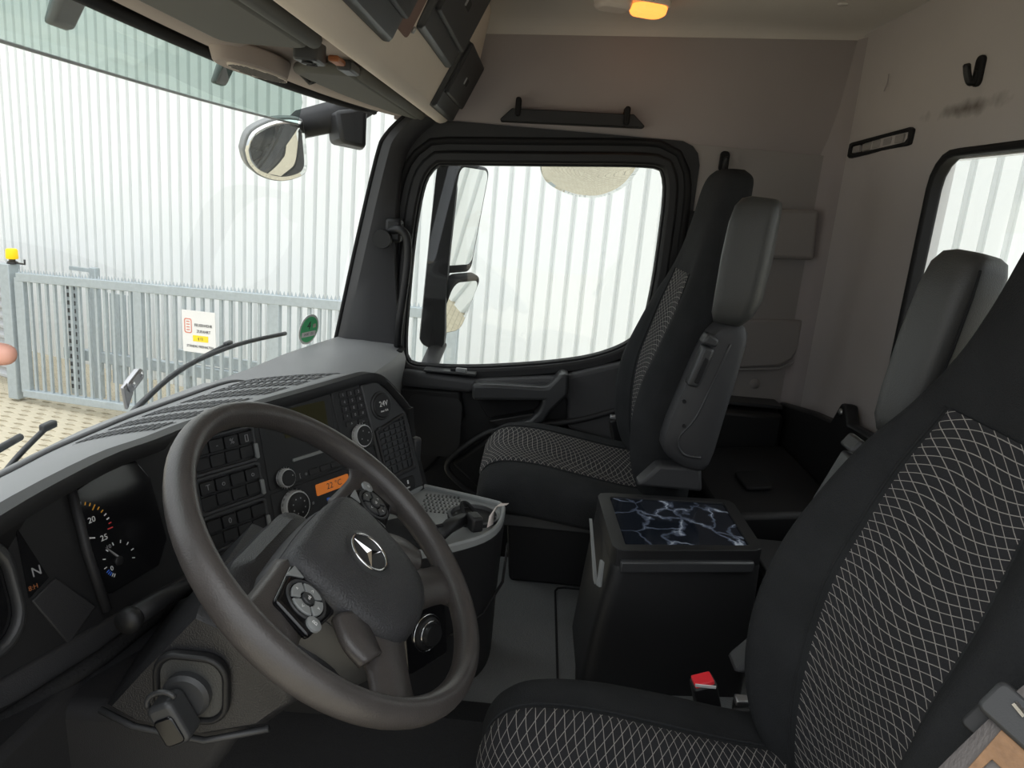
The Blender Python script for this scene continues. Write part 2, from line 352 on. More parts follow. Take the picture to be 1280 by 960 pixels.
# rear wall with window opening
WX0, WX1, WZ0, WZ1 = -0.40, 0.40, 0.93, 1.52
hole = resample(rrect(WX0,WX1,WZ0,WZ1,0.07,8), 96)
outer = []
for x,z in hole:                             # project to the wall outline
    dx, dz = x/1.03, (z-(0.0+1.88)/2*1.0)
    cz = 1.0; dz = z-cz; k = min(1.03/abs(x) if abs(x)>1e-6 else 9, (0.88/abs(dz)) if abs(dz)>1e-6 else 9)
    outer.append((x*k, cz+dz*k))
def bulge(x, z): return 0.014*math.exp(-((abs(x)-0.66)/0.10)**2)*(1 if z < 1.5 else max(0,1-(z-1.5)/0.15))
rings = []
for t in [0,0.05,0.12,0.2,0.28,0.36,0.44,0.52,0.6,0.7,0.8,0.9,1.0]:
    rings.append([(h[0]*(1-t)+o[0]*t, -0.85+bulge(h[0]*(1-t)+o[0]*t, h[1]*(1-t)+o[1]*t), h[1]*(1-t)+o[1]*t) for h,o in zip(hole,outer)])
rings = [[(p[0],-0.868,p[2]) for p in rings[0]]] + rings
wrear = MB().loft(rings, cap=False).build('wall_rear','wall_fabric_stained_lit',smooth='auto',origin=False)
struct(wrear, 'greyish beige fabric rear wall of the cab', 'wall')
MB().box((0,-0.915,1.72),(2.1,0.02,0.40)).build('outer_skin','cab_paint',wrear)
MB().box((0,-0.915,0.49),(2.1,0.02,0.86)).build('outer_skin','cab_paint',wrear)
for sgn in (-1,1): MB().box((sgn*0.76,-0.915,1.22),(0.58,0.02,0.62)).build('outer_skin','cab_paint',wrear)
cv = [(1.005,-0.80),(0.99,-0.825),(0.965,-0.842),(0.93,-0.851),(1.02,-0.87),(1.03,-0.80)]
xy(cv, 0.8, 1.868).build('corner_trim','wall_fabric',wrear,smooth='auto')
# small scar marks on the fabric
for x,z in ((0.74,1.70),(0.72,1.21)):
    MB().tube([(x,-0.842,z),(x-0.012,-0.842,z+0.02),(x-0.010,-0.842,z+0.04)],0.0015,n=5).build('fabric_scar','wall_fabric',wrear)
# rear window with rubber gasket
w3 = struct(xz(resample(rrect(WX0-0.005,WX1+0.005,WZ0-0.005,WZ1+0.005,0.07,8),64), -0.866, -0.862).build('window_3','window_glass',origin=False), 'rear cab window with a view of the ribbed wall', 'window')
gk = [(x*1.0,z) for x,z in resample(rrect(WX0-0.012,WX1+0.012,WZ0-0.012,WZ1+0.012,0.08,8),96)]
gi = resample(rrect(WX0+0.004,WX1-0.004,WZ0+0.004,WZ1-0.004,0.066,8),96)
ring(gk, gi, lambda p:(p[0],-0.872,p[1]), lambda p:(p[0],-0.838,p[1])).build('window_gasket','rubber',w3,bevel=0.008)
# left (driver) side of the body: opening with the door swung away
wl = MB().box((-1.03,-0.67,0.93),(0.05,0.40,1.80)).build('wall_left','quarter_trim',bevel=0.01)
struct(wl, 'body pillar panel behind the driver door opening', 'wall')
MB().box((-1.03,0.15,0.03),(0.05,1.30,0.14)).build('door_sill','rubber',wl,bevel=0.01)
MB().box((-1.02,0.0,1.78),(0.05,1.00,0.10)).build('door_header','rubber',wl,bevel=0.02)
MB().tube([(-1.02,0.80,0.20),(-1.02,0.72,0.90),(-1.0,0.60,1.50),(-0.99,0.48,1.76)],0.045,n=10).build('door_pillar','pillar_grey',wl,smooth=True)
# windscreen (curved), with header trim, pillars
def wsx(u, v):                               # u -1..1 across, v 0..1 up
    x = u*0.965; yb = 0.80-0.16*abs(u)**2.6; yt = 0.655-0.14*abs(u)**2.6
    return (x, yb*(1-v)+yt*v, (0.80+0.04*0)*(1-v)+1.585*v)
g = MB(); US = [-1+2*i/24 for i in range(25)]; VS = [i/8 for i in range(9)]
g.loft([[wsx(u,v) for u in US] for v in VS], closed=False)
w2 = struct(g.build('window_2','window_glass',smooth=True,origin=False), 'curved windscreen across the front of the cab', 'window')
# rubber border of the screen
bd = [wsx(u,0.985) for u in US]
MB().tube(bd,0.012,n=8).build('window_gasket','rubber',w2,smooth=True)
# A pillar trim
outA = [(0.62,0.80),(0.60,0.90),(0.555,1.15),(0.50,1.43),(0.475,1.50),(0.42,1.56)]
inA  = [(0.40,0.80),(0.405,0.90),(0.43,1.15),(0.43,1.40),(0.40,1.49),(0.33,1.56)]
def pil(sg):
    rg = []
    for (yo,zo),(yi,zi) in zip(cr(outA,4),cr(inA,4)):
        rg.append([(sg*0.945,yo,zo),(sg*0.925,yo-0.03,zo),(sg*0.93,(yo+yi)/2,(zo+zi)/2),(sg*0.955,yi+0.01,zi),(sg*1.01,yi,zi),(sg*1.03,(yo+yi)/2,(zo+zi)/2),(sg*1.0,yo+0.01,zo)])
    return MB().loft(rg)
MB().tube([(0.950,y+0.006,z) for y,z in cr(outA,4)],0.007,n=8).build('window_gasket','rubber',w2,smooth=True)
tp = struct(pil(1).build('trim_1','pillar_grey',smooth='auto',origin=False), 'dark grey windscreen pillar trim beside the passenger door', 'pillar')
struct(pil(-1).build('trim_2','pillar_grey',smooth='auto',origin=False), 'dark grey windscreen pillar trim on the driver side', 'pillar')
gh = thing('grab_handle','black grab handle bolted to the windscreen pillar by the passenger window','handle',(0.93,0.40,0.88))
MB().tube(cr([(0.93,0.455,1.225),(0.905,0.42,1.235),(0.90,0.395,1.215),(0.90,0.388,1.15),(0.90,0.395,1.05),(0.905,0.405,0.95),(0.93,0.41,0.88)],5),0.013,n=10).build('bar','black_plastic',gh,smooth=True)
MB().lathe([(0,-0.02),(0.027,-0.02),(0.029,0.0),(0.026,0.022),(0.018,0.026),(0,0.026)],20,frame((0.912,0.468,1.203),(0,-1,0),(0,0,1)) @ Matrix.Rotation(math.pi,4,'X')).build('mount','black_plastic',gh,smooth='auto')
MB().box((0.94,0.44,1.23),(0.05,0.05,0.07)).build('bracket','black_plastic',gh,bevel=0.01)
# header trim above the windscreen
hp = [(0.665,1.585),(0.60,1.560),(0.545,1.562),(0.53,1.575),(0.48,1.585),(0.36,1.575),(0.335,1.60),(0.335,1.80),(0.66,1.80)]
def hy(y, u): return y - (0.13*abs(u)**2.6 if y > 0.5 else 0.0)
MBh = MB(); UH = [-1+2*i/32 for i in range(33)]
MBh.loft([[(u*0.985, hy(y,u), z) for y,z in hp] for u in UH])
hd = struct(MBh.build('trim_3','header_trim',smooth='auto',origin=False), 'taupe header trim running above the windscreen', 'trim')
MB().tube([(u*0.97,hy(0.652,u),1.566) for u in UH],0.011,n=8).build('seal','rubber',hd,smooth=True)
# speaker pod in the header
m = frame((0.125,0.563,1.552),(1,-0.10,0),(0,-1,0.0))
sp = thing('header_speaker','brown speaker grille set in the trim above the windscreen','speaker',(0.10,0.55,1.54))
el = [(0.135*math.cos(t)*(1 if math.cos(t)>0 else 1.0), 0.048*math.sin(t)) for t in [2*math.pi*k/40 for k in range(40)]]
plate(m, el, -0.02, 0.014, 0.12).build('pod','header_trim',sp,bevel=0.004)
el2 = [(0.105*math.cos(t)+0.006, 0.030*math.sin(t)+0.010) for t in [2*math.pi*k/36 for k in range(36)]]
plate(m, el2, 0.010, 0.0165).build('grille','shelf_beige',sp,bevel=0.001)
dots = MB()
for i in range(-17,18):
    for j in range(-5,6):
        px, py = i*0.006+(0.003 if j%2 else 0), j*0.0052
        if (px/0.100)**2+(py/0.027)**2 < 1:
            c = m @ Vector((px+0.006,py+0.010,0.0166)); dots.box(c,(0.0028,0.0028,0.0012))
tag(dots.build('grille_holes','black_plastic',sp), kind='stuff')
MB().tube([(0.262,0.515,1.56),(0.275,0.50,1.545),(0.262,0.488,1.548)],0.005,n=7).build('clip','black_plastic',sp,smooth=True)
# ------------------------------------------------------------------ overhead shelf
oh = thing('overhead_shelf','beige overhead storage shelf with dark lids above the windscreen','shelf',(0,0.26,1.55))
shp = [(0.345,1.552),(0.322,1.545),(0.302,1.550),(0.255,1.645),(0.218,1.730),(0.195,1.868),(0.345,1.868)]
bsh = MB()
bsh.hull([(-0.985,y,z) for y,z in shp], [(0.955,y,z) for y,z in shp]); bsh.build('shelf_body','shelf_beige',oh,bevel=0.014,seg=3)
e1 = Vector((1,0,0)); e2 = Vector((0,0.195-0.232,1.868-1.65)).normalized()
ms = frame((0,0.2945,1.566),(1,0,0),(0,-0.085,0.178)); # local x right, y up face, z outward (to the rear)
def lid(x0,x1,y0,y1,name,mt,d0,d1,par,b=0.006): return plate(ms, rrect(x0,x1,y0,y1,0.012,3), d0, d1).build(name,mt,par,bevel=b)
# compartment opening next to the centre lid
lid(-0.015,0.085,0.050,0.26,'open_compartment','compartment',-0.06,0.0045,oh,0.002)
for (x0,x1,y0,y1,dp) in ((-0.62,-0.030,0.018,0.20,0.014),(0.105,0.535,0.078,0.275,0.014),(0.575,0.945,-0.012,0.168,0.014)):
    f = lid(x0,x1,y0,y1,'lid_frame','satin_plastic',-0.02,dp,oh,0.010)
    l = plate(ms, rrect(x0+0.012,x1-0.012,y0+0.045,y1-0.004,0.010,3), dp-0.02, dp+0.010).build('lid','dark_plastic',oh,bevel=0.005)
    cx = (x0+x1)/2; plate(ms, rrect(cx-0.028,cx+0.03,(y0+y1)/2+0.004,(y0+y1)/2+0.022,0.004,2), dp, dp+0.0108).build('finger_slot','rubber',l)
    plate(ms, rrect(cx-0.036,cx-0.027,(y0+y1)/2+0.004,(y0+y1)/2+0.022,0.003,2), dp, dp+0.0125).build('catch','dull_steel',l)
for x,y in ((0.094,0.20),(0.094,0.07)):
    MB().lathe([(0,0),(0.006,0),(0.006,0.004),(0,0.005)],12,ms @ Matrix.Translation((x,y,0.003))).build('screw','dull_steel',oh,smooth=True)
# sun visors folded up under the header
def visor(x0,x1,label):
    v = thing('sun_visor',label,'sun visor',((x0+x1)/2,0.43,1.54),'sun visors')
    P = rrect(x0,x1,0.375,0.525,0.035,5) if x1 < 0 else [(0.13,0.375),(0.90,0.375),(0.90,0.395),(0.75,0.435),(0.6,0.465),(0.45,0.485),(0.30,0.497),(0.16,0.50),(0.13,0.47)]
    xy([(x,y) for x,y in P],1.546,1.568).build('flap','visor_grey',v,bevel=0.012,seg=3)
    MB().tube([(x0+0.03,0.368,1.557),(x1-0.03,0.368,1.557)],0.013,n=12).build('hinge_roll','visor_grey',v,smooth=True)
    return v
v1 = visor(-0.92,-0.11,'grey driver sun visor folded up beside the speaker grille')
v2 = visor(0.13,0.90,'grey passenger sun visor folded up by the door pillar')
# visor clips
cl = thing('visor_clip','dark twin-hole visor clip between the two sun visors','clip',(0.02,0.40,1.54))
plate(frame((-0.06,0.40,1.548),(1,0,0),(0,-1,0)), rrect(-0.025,0.035,-0.02,0.02,0.008,3),-0.02,0.012).build('clip_body','satin_plastic',cl,bevel=0.003)
for dx in (-0.009,0.018): MB().lathe([(0,0),(0.009,0),(0.009,0.002),(0,0.002)],14,frame((-0.06+dx,0.40,1.535),(1,0,0),(0,-1,0))).build('socket','rubber',cl)
MB().box((0.005,0.372,1.552),(0.05,0.018,0.010)).build('orange_tab','orange_plastic',cl,bevel=0.003)
MB().box((0.075,0.370,1.552),(0.07,0.026,0.018)).build('hinge_block','satin_plastic',cl,bevel=0.004)
# ------------------------------------------------------------------ passenger door
win = [(0.328,1.438),(0.369,1.383),(0.392,1.225),(0.402,1.001),(0.403,0.872),(0.39,0.815),(0.335,0.805),(0.155,0.817),(-0.099,0.859),(-0.247,0.905),(-0.339,0.975),(-0.361,1.096),(-0.366,1.268),(-0.363,1.41),(-0.347,1.465),(-0.303,1.484),(0.0,1.463),(0.27,1.443)]
win = [(y*1.0,z) for y,z in win]
wl_ = resample(cr(win+[win[0]],4)[:-1],96)
cy, cz = 0.02,1.13
def outp(p, s=1.0):
    y,z = p; dy, dz = y-cy, z-cz
    ks = []
    if dy > 0: ks.append((0.445-cy)/dy)
    if dy < 0: ks.append((-0.45-cy)/dy)
    if dz > 0: ks.append((1.56-cz)/dz)
    if dz < 0: ks.append((0.06-cz)/dz)
    k = min(ks); return (cy+dy*k, cz+dz*k)
def rnd_(p):
    d = Vector((p[0]+0.385,p[1]-1.495)); return p if d.x > 0 or d.y < 0 or d.length < 0.065 else (-0.385+d.x/d.length*0.065, 1.495+d.y/d.length*0.065)
dout = [rnd_(outp(p)) for p in wl_]
door = ring(dout, wl_, lambda p:(1.05,p[0],p[1]), lambda p:(0.995,p[0],p[1])).build('door_1','black_plastic',origin=False)
struct(door,'black passenger door with window, pocket and armrest','door')
# window surround (raised rubber/trim lip)
def scl(P, d):
    out = []; n = len(P)
    for i in range(n):
        a, b = Vector(P[i-1]), Vector(P[(i+1)%n]); t = (b-a).normalized(); nn = Vector((t.y,-t.x))
        out.append((P[i][0]+nn.x*d, P[i][1]+nn.y*d))
    return out
s_ = 1
o1 = scl(wl_,0.028)
if abs(o1[0][1]) and sum((Vector(a)-Vector((cy,cz))).length for a in o1) < sum((Vector(a)-Vector((cy,cz))).length for a in wl_): s_ = -1
ring(scl(wl_,0.034*s_), scl(wl_,-0.002*s_), lambda p:(1.01,p[0],p[1]), lambda p:(0.978,p[0],p[1])).build('window_surround','black_plastic',door,bevel=0.009)
ring(scl(wl_,0.002*s_), scl(wl_,-0.008*s_), lambda p:(1.03,p[0],p[1]), lambda p:(0.990,p[0],p[1])).build('window_seal','rubber',door,bevel=0.003)
ring(scl(wl_,0.074*s_), scl(wl_,0.052*s_), lambda p:(1.01,p[0],p[1]), lambda p:(0.985,p[0],p[1])).build('door_seal','rubber',door,bevel=0.008)
w1 = struct(yz(wl_,1.018,1.022).build('window_1','window_glass',origin=False),'passenger door window','window')
# door ledge and panel
yz([(0.40,0.80),(0.16,0.79),(-0.10,0.825),(-0.32,0.90),(-0.36,0.97),(-0.43,0.97),(-0.43,0.60),(-0.14,0.66),(-0.13,0.75),(-0.10,0.79),(0.16,0.755),(0.18,0.745),(0.40,0.745)],0.945,1.0).build('sill_panel','pillar_grey',door,bevel=0.014,seg=3)
yz([(0.38,0.74),(0.21,0.745),(0.19,0.66),(0.235,0.545),(0.31,0.45),(0.42,0.45),(0.42,0.74)],0.965,1.0).build('speaker_panel','black_plastic',door,bevel=0.01)
plate(frame((0.9645,0.30,0.63),(0,-1,0),(0,0,1)) @ Matrix.Rotation(math.pi,4,'Y'), rrect(-0.10,0.075,-0.11,0.09,0.03,4),-0.001,0.002).build('speaker_mesh','dark_plastic',door)
# pull handle pod with recess
yz([(0.17,0.785),(0.10,0.792),(-0.05,0.797),(-0.065,0.80),(-0.10,0.845),(-0.125,0.845),(-0.13,0.78),(-0.08,0.72),(-0.065,0.685),(0.0,0.655),(0.045,0.64),(0.06,0.655),(-0.02,0.69),(-0.045,0.72),(-0.055,0.755),(0.165,0.735)],0.90,0.985).build('pull_handle','satin_plastic',door,bevel=0.012,seg=3)
yz([(0.17,0.74),(-0.055,0.757),(-0.045,0.715),(0.045,0.645),(0.12,0.665)],0.975,0.998).build('handle_recess','rubber',door,bevel=0.004)
yz([(0.11,0.665),(-0.03,0.705),(-0.04,0.69),(0.06,0.645)],0.93,0.985).build('recess_shelf','black_plastic',door,bevel=0.004)
MB().tube(cr([(0.95,-0.43,0.80),(0.945,-0.20,0.70),(0.945,-0.05,0.665),(0.945,0.08,0.635),(0.945,0.16,0.585),(0.945,0.232,0.505),(0.945,0.20,0.45),(0.945,0.10,0.40),(0.95,-0.2,0.36)],6),0.010,n=8).build('pocket_rim','dark_plastic',door,smooth=True)
yz([(0.22,0.50),(0.08,0.62),(-0.43,0.70),(-0.43,0.30),(0.08,0.38)],0.958,0.995).build('map_pocket','black_plastic',door,bevel=0.01)
MB().tube(cr([(0.953,-0.2,0.60),(0.953,-0.02,0.575),(0.953,0.09,0.53),(0.953,0.12,0.46),(0.953,0.05,0.40),(0.953,-0.2,0.38)],6),0.004,n=6).build('pocket_groove','dark_plastic',door,smooth=True)
# sill gadget (mirror switch plate with latch)
lt = thing('door_switch_plate','small grey switch plate with a latch on the passenger window sill','switch',(0.955,0.24,0.80))
MB().box((0.965,0.245,0.806),(0.045,0.165,0.008)).build('plate','satin_plastic',lt,bevel=0.003)
MB().box((0.955,0.21,0.815),(0.016,0.035,0.014)).build('latch','grey_plastic',lt,bevel=0.003)
MB().box((0.955,0.235,0.813),(0.012,0.018,0.012)).build('button','rubber',lt,bevel=0.003)
# ------------------------------------------------------------------ small fittings on the walls
rl = thing('document_rail','black document rail with two thumb clips above the passenger door','rail',(0.98,-0.06,1.58))
def sidew(z): return 1.005-(z-1.553)*0.13
yz([(0.15,1.574),(0.118,1.606),(-0.235,1.618),(-0.27,1.588),(-0.268,1.583),(0.148,1.568)],0.955,0.999).build('rail_body','black_plastic',rl,bevel=0.004)
for y in (0.10,-0.215): yz(rrect(y-0.008,y+0.008,1.585,1.637,0.007,4),0.94,0.992).build('thumb_clip','rubber',rl,bevel=0.004)
def hook(nm,lab,m):
    h = thing(nm,lab,'hook',m.translation)
    plate(m, rrect(-0.014,0.014,-0.03,0.03,0.012,5),0.0,0.010).build('base','rubber',h,bevel=0.003)
    MB().tube([m @ Vector(p) for p in cr([(0,0.0,0.006),(0,-0.018,0.010),(0,-0.022,0.018),(0,-0.008,0.026),(0,0.012,0.032)],5)],[0.0075]*20+[0.005],n=10).build('prong','black_plastic',h,smooth=True)
hook('coat_hook','black coat hook on the rear wall above the stain',frame((0.305,-0.851,1.68),(-1,0,0),(0,0,1)))
hook('coat_hook','black coat hook on the side wall above the passenger headrest',frame((1.0,-0.52,1.512),(0,-1,0),(0,0,1)))
vt = thing('air_vent','black slotted air vent on the rear wall by the corner','vent',(0.72,-0.85,1.545))
mv = frame((0.72,-0.851,1.569),(-1,0,0.03),(0,0,1))
ring(resample(rrect(-0.185,0.185,-0.021,0.021,0.006,3),48), resample(rrect(-0.168,0.168,-0.012,0.012,0.003,3),48), lambda p: mv@Vector((p[0],p[1],-0.002)), lambda p: mv@Vector((p[0],p[1],0.012))).build('vent_frame','rubber',vt,bevel=0.003)
plate(mv, rrect(-0.17,0.17,-0.013,0.013,0.003,2),-0.002,0.002).build('vent_back','rubber',vt)
for k in range(5): plate(mv, rrect(-0.158+k*0.064,-0.158+k*0.064+0.046,-0.009,0.009,0.003,2),0.001,0.009).build('slot','quarter_trim',vt,bevel=0.001)
# dome lamp (lit on one side)
dl = thing('dome_lamp','lit orange and clear dome lamp on the headliner','lamp',(0.74,-0.17,1.862))
ml = frame((0.74,-0.172,1.868),(0.33,-0.94,0),(0.94,0.33,0)) @ Matrix.Rotation(math.pi,4,'X')
P = rrect(-0.105,0.105,-0.045,0.045,0.035,6)
plate(ml,P,-0.004,0.012,0.02).build('lamp_base','lamp_lens',dl,bevel=0.004)
ml2 = ml
plate(ml, rrect(-0.098,0.0,-0.04,0.04,0.03,6),0.010,0.034,0.12).build('clear_lens','lamp_lens',dl,bevel=0.008,seg=3)
plate(ml, rrect(0.002,0.098,-0.04,0.04,0.03,6),0.010,0.034,0.12).build('lit_lens','lamp_glow',dl,bevel=0.008,seg=3)
# ================================================================== DASHBOARD
da = thing('dashboard','black wraparound dashboard with centre controls behind the steering wheel','dashboard',(-0.1,0.5,0.5))
# hood lip (rear edge of the top) and front edge at the screen
lip = cr([(-0.99,0.44,0.985),(-0.84,0.485,1.000),(-0.69,0.505,1.004),(-0.50,0.512,0.996),(-0.385,0.505,0.985),(-0.28,0.495,0.978),(-0.15,0.45,0.976),(-0.014,0.383,0.980),(0.055,0.340,0.986),(0.092,0.315,0.988),(0.126,0.297,0.975),(0.150,0.276,0.947),(0.176,0.249,0.905)],4)
def front(p):
    x = p[0]; T_ = [(-1.1,0.60),(-0.99,0.64),(-0.6,0.745),(-0.32,0.771),(-0.12,0.771),(0.107,0.744),(0.436,0.690),(0.66,0.664),(0.80,0.635),(1.0,0.59)]
    for (a, ya), (b, yb_) in zip(T_, T_[1:]):
        if a <= x <= b: return (x, ya+(yb_-ya)*(x-a)/(b-a), 0.890)
    return (x, 0.6, 0.890)
# main top: from lip forward down to the screen base
rg = []
for p in lip:
    f_ = front(p); dx = 0.30*max(0,(p[0]+0.1))             # lip turns back: fan the surface forward to the right
    f_ = front((min(0.9,p[0]+dx), 0, 0))
    row = []
    for k in range(9):
        t = k/8; row.append((p[0]*(1-t)+f_[0]*t, p[1]*(1-t)+f_[1]*t, p[2]*(1-t)+f_[2]*t + 0.012*math.sin(math.pi*t)))
    rg.append(row)
top = MB().loft(rg, closed=False).build('top_panel','dash_top',da,smooth=True,solid=0.006)
# long crease strip near the screen base
cre = [tuple(Vector(r[6])+Vector((0,0,0.006))) for r in rg[8:]]
MB().tube(cre,0.006,n=6,flat=0.6).build('top_crease','slot_grey',top,smooth=True)
# defroster fields: slotted panels lying on the top
def ongrid(i, t):
    r = rg[min(int(i),len(rg)-2)]; r2 = rg[min(int(i)+1,len(rg)-1)]; a = i-int(i)
    k = min(int(t*8),7); b = t*8-k
    return (Vector(r[k])*(1-b)+Vector(r[k+1])*b)*(1-a) + (Vector(r2[k])*(1-b)+Vector(r2[k+1])*b)*a
for q in range(8):
    i0 = 19+q*2.45; i1 = i0+1.75; pl_ = MB(); sl = MB()
    for (ta,tb) in ((0.16,0.62),):
        c = [ongrid(i0,ta),ongrid(i1,ta),ongrid(i1,tb),ongrid(i0,tb)]; nz = Vector((0,0,0.004))
        pl_.hull([p+nz*0.3 for p in c],[p+nz for p in c])
        for s in range(13):
            for h in (0.06,0.54):
                t0 = ta+(tb-ta)*(s+0.25)/13; t1 = t0+(tb-ta)*0.45/13
                cc = [ongrid(i0+(i1-i0)*h,t0),ongrid(i0+(i1-i0)*(h+0.40),t0),ongrid(i0+(i1-i0)*(h+0.40),t1),ongrid(i0+(i1-i0)*h,t1)]
                sl.hull([p+nz for p in cc],[p+nz*1.35 for p in cc])
    fo = pl_.build('defroster_grille','dash_top',da); tag(sl.build('grille_slots','slot_grey',fo),kind='stuff')
# lip: thick black padded edge hanging below the top
MB().loft([[Vector(p)+Vector(d) for d in ((0,0.012,0.006),(0,-0.006,0.005),(0,-0.010,-0.003),(0,-0.008,-0.014),(0,0.004,-0.018),(0,0.03,-0.014))] for p in lip]).build('hood_lip','black_plastic',da,smooth='auto')
# right end of the lip running down the side of the centre stack
endp = cr([(0.176,0.249,0.905),(0.184,0.246,0.86),(0.180,0.228,0.79),(0.174,0.208,0.730)],5)
MB().loft([[Vector(p)+Vector(d) for d in ((-0.010,0.02,0),(-0.012,-0.008,0),(0.004,-0.014,0),(0.012,0.0,0),(0.010,0.04,0))] for p in endp]).build('stack_edge','black_plastic',da,smooth='auto')
# passenger side of the dashboard
pt = []
for k in range(15):
    x = 0.10+0.86*k/14; f_ = front((x,0,0)); b_ = 0.44-0.05*min(1,max(0,(x-0.2)/0.6))
    pt.append([(x,f_[1],f_[2]-0.002),(x,f_[1]*0.6+b_*0.4,0.888),(x,b_+0.04,0.880),(x,b_+0.008,0.865),(x,b_-0.002,0.835),(x,b_+0.01,0.70),(x,b_+0.10,0.52),(x,f_[1],0.50)])
pd = MB().loft(pt).build('passenger_top','dash_top',da,smooth='auto')
# dash end vents by the door
for k in range(7):
    MB().box((0.925,0.40+0.004*k,0.868-0.014*k),(0.05,0.018,0.006)).build('end_slat','grey_plastic' if k in (2,) else 'rubber',da,bevel=0.001)
# body below the driver side lip
body = [(-0.99,0.50,0.95),(-0.36,0.545,0.94),(-0.36,0.58,0.55),(-0.99,0.55,0.55)]
MB().hull([(-0.99,0.56,0.96),(-0.36,0.56,0.95),(-0.30,0.62,0.50),(-0.99,0.62,0.50)],[(-0.99,0.76,0.86),(-0.36,0.76,0.86),(-0.30,0.74,0.50),(-0.99,0.70,0.50)]).build('dash_body','black_plastic',da)
# ---- centre stack, turned to the driver. local x to the right, y up, z to the viewer
FS = frame((0.166,0.200,0.730),(0.866,-0.5,0),(0.129,0.224,0.966))
def L(x,y,z=0): return FS @ Vector((x,y,z))
stackp = [(-0.575,-0.02),(0.0,-0.02),(0.0,0.02),(-0.026,0.18),(-0.075,0.230),(-0.10,0.248),(-0.575,0.236)]
st = plate(FS, stackp, -0.045, 0.0).build('centre_stack','black_plastic',da,bevel=0.004)
# right column of the stack (vent carrier)
plate(FS,[(-0.146,0.25),(-0.10,0.252),(-0.068,0.222),(-0.026,0.172),(-0.006,0.01),(-0.105,0.004),(-0.128,0.10)],-0.01,0.006).build('vent_carrier','satin_plastic',da,bevel=0.004)
def disc(mx, r, prof, name, mt, par, n=28): return MB().lathe([(0,prof[0][1])]+[(r*a,b) for a,b in prof]+[(0,prof[-1][1])],n,mx).build(name,mt,par,smooth='auto')
# socket cover marked 24V
soc = disc(FS@Matrix.Translation((-0.100,0.200,0.006)),0.025,[(1,-0.004),(1,0.004),(0.92,0.006)],'socket_cover','black_plastic',da)
MB().tube([L(-0.100+0.0265*math.cos(t),0.200+0.0265*math.sin(t),0.007) for t in [2*math.pi*k/28 for k in range(28)]],0.0028,n=6,closed=True).build('socket_ring','satin_plastic',soc,smooth=True)
text('socket_lettering','24V',0.0155,FS@Matrix.Translation((-0.098,0.203,0.0125)),'white_print',soc)
text('socket_lettering','max 15A',0.006,FS@Matrix.Translation((-0.098,0.189,0.0125)),'white_print',soc)
# main air vent
vq = [(-0.122,0.148),(-0.043,0.166),(-0.034,0.060),(-0.112,0.056)]
ring(resample([(-0.130,0.154),(-0.038,0.174),(-0.026,0.052),(-0.116,0.046)],48), resample(vq,48), lambda p:L(p[0],p[1],0.0), lambda p:L(p[0],p[1],0.012)).build('vent_frame','dark_plastic',da,bevel=0.003)
plate(FS,vq,-0.002,0.003).build('vent_back','rubber',da)
for k in range(8):                           # horizontal slats
    y0 = 0.068+k*0.0118; t = (y0-0.056)/0.10; xl = -0.112-0.010*t; xr = -0.035-0.008*t
    plate(FS,[(xl,y0-0.001+0.006),(xr,y0+0.008),(xr,y0+0.010),(xl,y0+0.008-0.0005)],0.004,0.011).build('vent_slat','satin_plastic',da)
for k in range(4):
    x0 = -0.096+k*0.0165
    plate(FS,[(x0-0.001,0.060),(x0+0.001,0.060),(x0-0.006,0.155+k*0.004),(x0-0.008,0.155+k*0.004)],0.003,0.009).build('vent_fin','satin_plastic',da)
plate(FS,rrect(-0.102,-0.035,0.010,0.040,0.006,3),0.004,0.009).build('vent_control','black_plastic',da,bevel=0.002)
plate(FS,rrect(-0.060,-0.056,0.026,0.034,0.001,2),0.009,0.0095).build('vent_mark','white_print',da)
text('vent_lettering','0  I  max',0.007,FS@Matrix.Translation((-0.066,0.019,0.0093)),'white_print',da)
# side switches beyond the stack
sv = plate(frame((0.186,0.245,0.79),(0.5,0.866,0),(0.05,0.08,0.99)),rrect(-0.03,0.03,-0.045,0.05,0.008,3),-0.01,0.012).build('side_switch','satin_plastic',da,bevel=0.004)
# keypad
plate(FS,[(-0.222,0.252),(-0.147,0.252),(-0.126,0.125),(-0.215,0.120)],-0.004,0.002).build('radio_panel','gloss_black' if False else 'black_plastic',da,bevel=0.002)
K4 = [['1','2','3'],['4','5','6'],['7','8','9'],['*','0','#']]
for r in range(4):
    for c in range(3):
        x = -0.196+0.021*c+0.001*r; y = 0.238-0.0142*r
        k = plate(FS,rrect(x-0.0092,x+0.0092,y-0.0056,y+0.0056,0.002,2),0.0,0.0045).build('key','dark_plastic',da,bevel=0.0008)
        text('key_print',K4[r][c],0.008,FS@Matrix.Translation((x,y,0.0046)),'dim_print',k,0.0001)
for c in range(2):
    x = -0.185+0.032*c; y = 0.180
    k = plate(FS,rrect(x-0.013,x+0.013,y-0.005,y+0.005,0.002,2),0.0,0.0045).build('key','dark_plastic',da,bevel=0.0008)
    text('key_print','~' if c else '^',0.010,FS@Matrix.Translation((x,y-0.001,0.0046)),'dim_print',k,0.0001)
